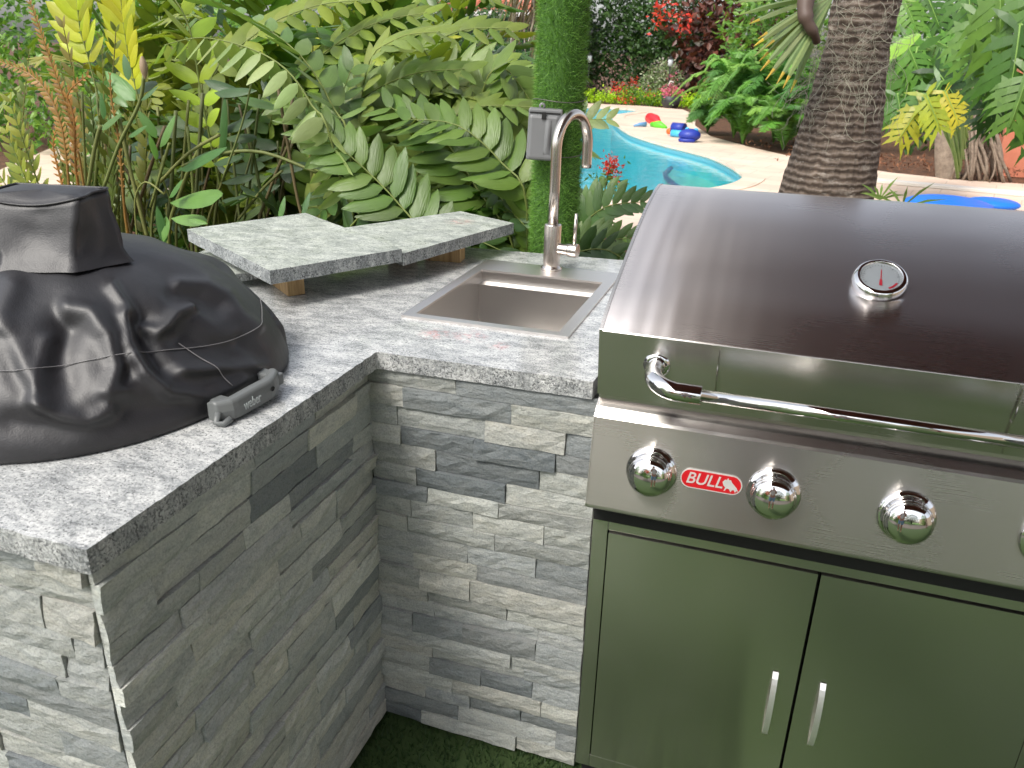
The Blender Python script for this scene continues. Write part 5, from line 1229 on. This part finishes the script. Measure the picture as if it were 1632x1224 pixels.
for k in range(60):
    x0_ = random.uniform(815, 880); a_ = at(x0_, random.uniform(-40, 0), y=6.0+random.uniform(0, .4)); x1_ = x0_ + random.uniform(-55, 8) + (815-x0_)*.1; b_ = at(min(x1_, 845), random.choice([random.uniform(40, 80), random.uniform(70, 128)]), y=6.0+random.uniform(0, .4))
    md = (a_+b_)/2 + Vector((random.uniform(-.05, .05), 0, random.uniform(.0, .10))); pth = bez(a_, md, b_, 7); wd = random.uniform(.006, .016); mb = MB(); vs_ = []; tw_ = random.uniform(0, PI)
    for i, p in enumerate(pth):
        q_ = Vector((math.cos(tw_+i*.25), math.sin(tw_+i*.25), 0))*wd*(1-.75*i/6); vs_ += [tuple(p-q_), tuple(p+q_)]
    mb.add(vs_, [(i*2, i*2+1, i*2+3, i*2+2) for i in range(6)]); mb.build('dry_strip', M['leaf'], dp, fixn=False).color = (*wob(random.choice([(.22, .17, .13), (.30, .25, .20), (.14, .10, .08)]), .15), 1)
MB().tube([Vector((at(893, 0, y=6.6).x, 6.6, G)), Vector((at(893, 0, y=6.6).x, 6.6, 3.6))], [.13, .11], 14).build('palm_trunk', M['palm_bark'], dp)
# small plants by the palm, red flower by the faucet
for lb, px, py, y_, n_, ln in (('small spiky seedling at the right foot of the palm trunk', 1402, 318, 5.1, 7, .16), ('thin grassy tuft between the palm trunk and the blue float', 1438, 330, 4.8, 5, .22)):
    b_ = at(px, py, y=y_); e_ = empty('young_plant', (b_.x, b_.y, G), lb, 'plant')
    MB().tube([Vector((b_.x, b_.y, G)), b_], .004, 5).build('stem', M['stalk'], e_, fixn=False).color = (.15, .2, .05, 1)
    for k in range(n_):
        a = PI*(.15+.7*k/(n_-1)); d = Vector((math.cos(a), random.uniform(-.3, .3), math.sin(a)*.8)).normalized(); s_ = d.cross(Y).normalized()*.007; L_ = ln*random.uniform(.6, 1.1); md = b_ + d*L_*.55
        mb = MB(); mb.add([b_-s_*.4, b_+s_*.4, md+s_, md-s_, b_+d*L_-Z*.02], [(0, 1, 2, 3), (3, 2, 4)]); mb.build('leaf', M['leaf'], e_, fixn=False).color = (*wob((.17, .27, .07), .2), 1)
fb_ = at(973, 262, y=4.3); fs_o = empty('red_flower', (fb_.x, fb_.y, G), 'red flower head on a leafy stem right of the faucet spout', 'flower')
leafy('petals', M['redfl'], fs_o, [(tuple(fb_), (.026, .026, .034)), (tuple(at(983, 277, y=4.3)), (.016, .016, .012))], 200, .020, 16, shell=.1, clump=4)
leafy('leaves', M['ficus_light'], fs_o, [(tuple(at(962, 285, y=4.35)), (.045, .04, .04)), (tuple(at(990, 281, y=4.35)), (.025, .02, .012))], 110, .035, 17, shell=.1, clump=4, aspect=.35)
MB().tube([Vector((fb_.x-.05, fb_.y, G)), fb_-Z*.1-X*.02, fb_], .005, 6).build('stem', M['stalk'], fs_o, fixn=False).color = (.15, .22, .06, 1)
# ---- pool toys
def blob(name, pts, r_, mat, parent=None, n=12): return MB().tube(pts, r_, n).build(name, mat, parent)
blue, dblue, cyan, orange, red, green, lblue = (pmat(n_, c_, .45) for n_, c_ in (('float_blue', (.005, .17, .80)), ('toy_navy', (.015, .035, .30)), ('toy_cyan', (.06, .42, .70)), ('toy_orange', (.80, .14, .02)), ('toy_red', (.75, .02, .03)), ('toy_green', (.12, .60, .03)), ('toy_pale_blue', (.12, .28, .50))))
f0 = at(1500, 326, z=G)
fl_ = MB(); vs_ = []
def ring(m_, c_, Rr, rr, n1=36, n2=14, sy=1.0):
    vv = [(c_.x+(Rr+rr*math.cos(b))*math.cos(a), c_.y+(Rr+rr*math.cos(b))*math.sin(a)*sy, c_.z+rr+rr*math.sin(b)) for a in [2*PI*i/n1 for i in range(n1)] for b in [2*PI*j/n2 for j in range(n2)]]
    m_.add(vv, [(i*n2+j, ((i+1) % n1)*n2+j, ((i+1) % n1)*n2+(j+1) % n2, i*n2+(j+1) % n2) for i in range(n1) for j in range(n2)], True)
def lump(m_, c_, rx, ry, rz, n1=28, n2=12):
    vv = [(c_.x+rx*math.cos(a)*math.cos(b), c_.y+ry*math.sin(a)*math.cos(b), c_.z+rz*(1+math.sin(b))) for a in [2*PI*i/n1 for i in range(n1)] for b in [-PI/2+PI*j/n2 for j in range(n2+1)]]
    m_.add(vv, [(i*(n2+1)+j, ((i+1) % n1)*(n2+1)+j, ((i+1) % n1)*(n2+1)+j+1, i*(n2+1)+j+1) for i in range(n1) for j in range(n2)], True)
lump(fl_, Vector((f0.x-.02, f0.y-.55, G)), .46, .50, .085)
tag(fl_.build('pool_float', blue), 'big bright blue inflatable float lying behind the grill hood', 'pool float', 'blue pool floats')
fl2 = MB(); lump(fl2, at(1572, 330, z=G)+Vector((0, -.2, 0)), .30, .22, .07)
tag(fl2.build('pool_float', blue), 'smaller blue float partly hidden, right of the big one', 'pool float', 'blue pool floats')
tA = at(1098, 226, z=G)
sw = empty('pool_toy', tA, 'navy blue swim toy with a curved lip at the pool edge', 'pool toy', 'toys on the pool deck')
m_ = MB(); lump(m_, tA, .21, .17, .12); m_.build('toy_body', dblue, sw)
m_ = MB(); ring(m_, tA+Vector((-.03, -.10, .0)), .13, .035, 20, 8, .6); m_.build('toy_lip', dblue, sw)
m_ = MB(); lump(m_, tA+Vector((.10, .05, .17)), .05, .05, .04); lump(m_, tA+Vector((-.06, .05, .19)), .04, .04, .035); m_.build('toy_spots', cyan, sw)
tB = at(1080, 218, z=G)
rl = empty('pool_toy', tB, 'rolled blue and cyan pool noodle bundle with orange ends', 'pool toy', 'toys on the pool deck')
d_ = Vector((.9, -.35, 0)).normalized()
blob('navy_roll', [tB-d_*.13+Z*.17, tB+d_*.14+Z*.17], .10, dblue, rl); blob('cyan_roll', [tB-d_*.12+Z*.07+Vector((0, -.12, 0)), tB+d_*.16+Z*.07+Vector((0, -.12, 0))], .07, cyan, rl)
blob('orange_end', [tB-d_*.24+Z*.08, tB-d_*.14+Z*.10], [.05, .08], orange, rl); blob('orange_end', [tB+d_*.17+Z*.10+Vector((0, -.12, 0)), tB+d_*.21+Z*.10+Vector((0, -.12, 0))], .05, orange, rl)
r0_ = at(1035, 195, z=G); r1_ = at(1052, 200, z=G)
tag(blob('pool_toy', [r0_+Z*.10, (r0_+r1_)/2+Z*.08, r1_+Z*.03], [.12, .13, .04], red), 'red water toy farthest along the pool edge', 'pool toy', 'toys on the pool deck')
g0_, g1_ = at(1038, 202, z=G), at(1062, 205, z=G)
tag(blob('pool_toy', [g0_+Z*.05, (g0_+g1_)/2+Z*.06, g1_+Z*.02], [.05, .09, .03], green), 'flat lime green water toy next to the red one', 'pool toy', 'toys on the pool deck')
b0_, b1_ = at(1010, 202, z=G), at(1029, 202, z=G)
tag(blob('pool_toy', [b0_+Z*.02, (b0_+b1_)/2+Z*.05, b1_+Z*.05], [.02, .04, .06], lblue), 'small pale blue toy nearest the water', 'pool toy', 'toys on the pool deck')

# ---- behind the photographer: what the steel mirrors
cn = empty('patio_canopy', (1.9, -.2, 2.7), 'dark maroon patio canopy overhead, mirrored in the grill hood', 'canopy')
MB().box((-.42, -1.5, 2.66), (3.3, 3.05, 2.70)).build('canopy_cloth', M['maroon'], cn)
for y_ in (-1.3, .1, 1.5, 2.9): MB().box((-.42, y_-.05, 2.52), (3.3, y_+.05, 2.658)).build('beam', M['beam'], cn)
for x_, y_ in ((3.2, -1.3), (3.2, 2.9)): MB().box((x_-.06, y_-.06, G), (x_+.06, y_+.06, 2.52)).build('canopy_post', M['beam'], cn)
for i, (cx, cy, rx, rz, mt, lb) in enumerate(((-6.5, -6.5, 2.6, 2.2, 'ficus_light', 'rounded green tree on the lawn behind the photographer, left'), (-2.2, -8.5, 2.4, 1.6, 'ficus', 'dark green tree on the lawn behind the photographer'), (2.4, -9.0, 2.6, 2.0, 'ficus', 'broad dark tree at the back of the lawn'), (7.5, -6.5, 2.4, 2.2, 'ficus_light', 'light green tree on the lawn behind the photographer, right'))):
    tree((cx, cy, G), lb, [((cx, cy, rz+.2), (rx, 1.6, rz)), ((cx-rx*.5, cy+.3, .8), (rx*.7, 1.1, 1.0))], 3500, .22, mt, 40+i, group='trees on the lawn behind the photographer', trunk=[([Vector((cx, cy, G)), Vector((cx, cy, rz))], [.2, .15])])
rb_ = empty('flowering_shrub', (-.9, -2.9, G), 'shrub covered in red flowers behind the photographer', 'flowering bush')
leafy('foliage', M['ficus_light'], rb_, [((-.9, -3.1, .8), (.7, .5, .85))], 900, .1, 50)
leafy('blossoms', M['redfl'], rb_, [((-.85, -2.9, 1.35), (.42, .4, .30))], 400, .1, 51, shell=.4, clump=4)
tag(MB().box((6.8, -12, G-.02), (7.1, 12, 2.6)).build('garden_wall', M['beige']), 'beige garden wall to the right of the patio', 'wall')

# ---- the photographer, seen small in the knobs
def skin_body(name, verts, edges, mat, parent, root=0, sub=2):
    me = bpy.data.meshes.new(name); me.from_pydata([v_[:3] for v_ in verts], edges, []); me.materials.append(mat)
    o = bpy.data.objects.new(name, me); C.objects.link(o)
    sk = o.modifiers.new('skin', 'SKIN'); me.skin_vertices[0].data[root].use_root = True
    for i, v_ in enumerate(verts): me.skin_vertices[0].data[i].radius = (v_[3], v_[4] if len(v_) > 4 else v_[3])
    sk.use_smooth_shade = True; sb_ = o.modifiers.new('sub', 'SUBSURF'); sb_.levels = sb_.render_levels = sub
    me.transform(Matrix.Translation(-parent.location)); o.parent = parent; return o
M['skin'] = pmat('skin', (.50, .27, .19), .5); M['shirt'] = pmat('white_shirt', (.72, .72, .72), .8); M['shorts'] = pmat('pale_blue_shorts', (.22, .36, .52), .8); M['hair'] = pmat('brown_hair', (.04, .022, .015), .6); M['phone'] = pmat('phone_black', (.01, .01, .012), .2)
ps = empty('person', (.04, -.44, G), 'person in white shirt and pale blue shorts standing and holding up a phone', 'person')
BX, BY = .04, -.44
V_ = [(BX, BY, .86, .15, .11), (BX, BY, 1.08, .125, .09), (BX, BY+.01, 1.28, .15, .10), (BX, BY, 1.40, .06, .055), (BX, BY+.02, 1.47, .052, .052), (BX, BY+.04, 1.56, .075, .088), (BX, BY+.035, 1.64, .070, .085)]
E_ = [(0, 1), (1, 2), (2, 3), (3, 4), (4, 5), (5, 6)]
for sg in (-1, 1):
    b = len(V_); V_ += [(BX+sg*.17, BY, 1.33, .055), (BX+sg*.22, BY+.05, 1.08, .045), (BX+sg*.13, BY+.24, 1.28, .036), (sg*.075, -.115, 1.45, .026), (sg*.07, -.085, 1.50, .030, .016)]
    E_ += [(2, b), (b, b+1), (b+1, b+2), (b+2, b+3), (b+3, b+4)]
    b = len(V_); V_ += [(BX+sg*.09, BY, .78, .085), (BX+sg*.10, BY+.01, .42, .055), (BX+sg*.10, BY-.01, .24, .052), (BX+sg*.10, BY-.01, .0, .036), (BX+sg*.11, BY+.12, -.045, .034, .028)]
    E_ += [(0, b), (b, b+1), (b+1, b+2), (b+2, b+3), (b+3, b+4)]
bdy = skin_body('body', V_, E_, M['skin'], ps)
S_ = [(BX, BY, .84, .165, .125), (BX, BY, 1.08, .145, .108), (BX, BY+.01, 1.30, .165, .112)]; SE = [(0, 1), (1, 2)]
for sg in (-1, 1):
    b = len(S_); S_ += [(BX+sg*.18, BY, 1.33, .066), (BX+sg*.215, BY+.035, 1.16, .062)]; SE += [(2, b), (b, b+1)]
skin_body('shirt', S_, SE, M['shirt'], ps)
P_ = [(BX, BY, .85, .160, .12)]; PE_ = []
for sg in (-1, 1):
    b = len(P_); P_ += [(BX+sg*.095, BY, .74, .105), (BX+sg*.105, BY+.01, .46, .085)]; PE_ += [(0, b), (b, b+1)]
skin_body('shorts', P_, PE_, M['shorts'], ps)
hm = MB(); lump(hm, Vector((BX, BY+.02, 1.585)), .088, .105, .075); hm.build('hair', M['hair'], ps)
for sg in (-1, 1):
    MB().lathe([(0, 0), (.012, .002), (.012, .006), (0, .012)], Matrix.Translation((BX+sg*.03, BY+.118, 1.58)) @ Matrix.Rotation(-PI/2, 4, 'X'), 10).build('eye', M['phone'], ps)
    for k in range(4): MB().tube([Vector((sg*.070, -.080, 1.485+.014*k)), Vector((sg*(.082), -.055, 1.487+.014*k)), Vector((sg*.062, -.048, 1.488+.014*k))], [.008, .0075, .0065], 8).build('finger', M['skin'], ps)
    MB().tube([Vector((sg*.070, -.09, 1.50)), Vector((sg*.045, -.085, 1.515)), Vector((sg*.03, -.082, 1.52))], [.010, .009, .007], 8).build('thumb', M['skin'], ps)
ph = MB().box((-.078, -.004, -.037), (.078, .004, .037), Matrix.Translation(Vector((0, 0, 1.52)) + BK*.055) @ Matrix(((RX.x, BK.x, UPV.x, 0), (RX.y, BK.y, UPV.y, 0), (RX.z, BK.z, UPV.z, 0), (0, 0, 0, 1))))
tag(ph.build('phone', M['phone'], bevel=.003), 'black phone held up in both hands of the photographer', 'phone')
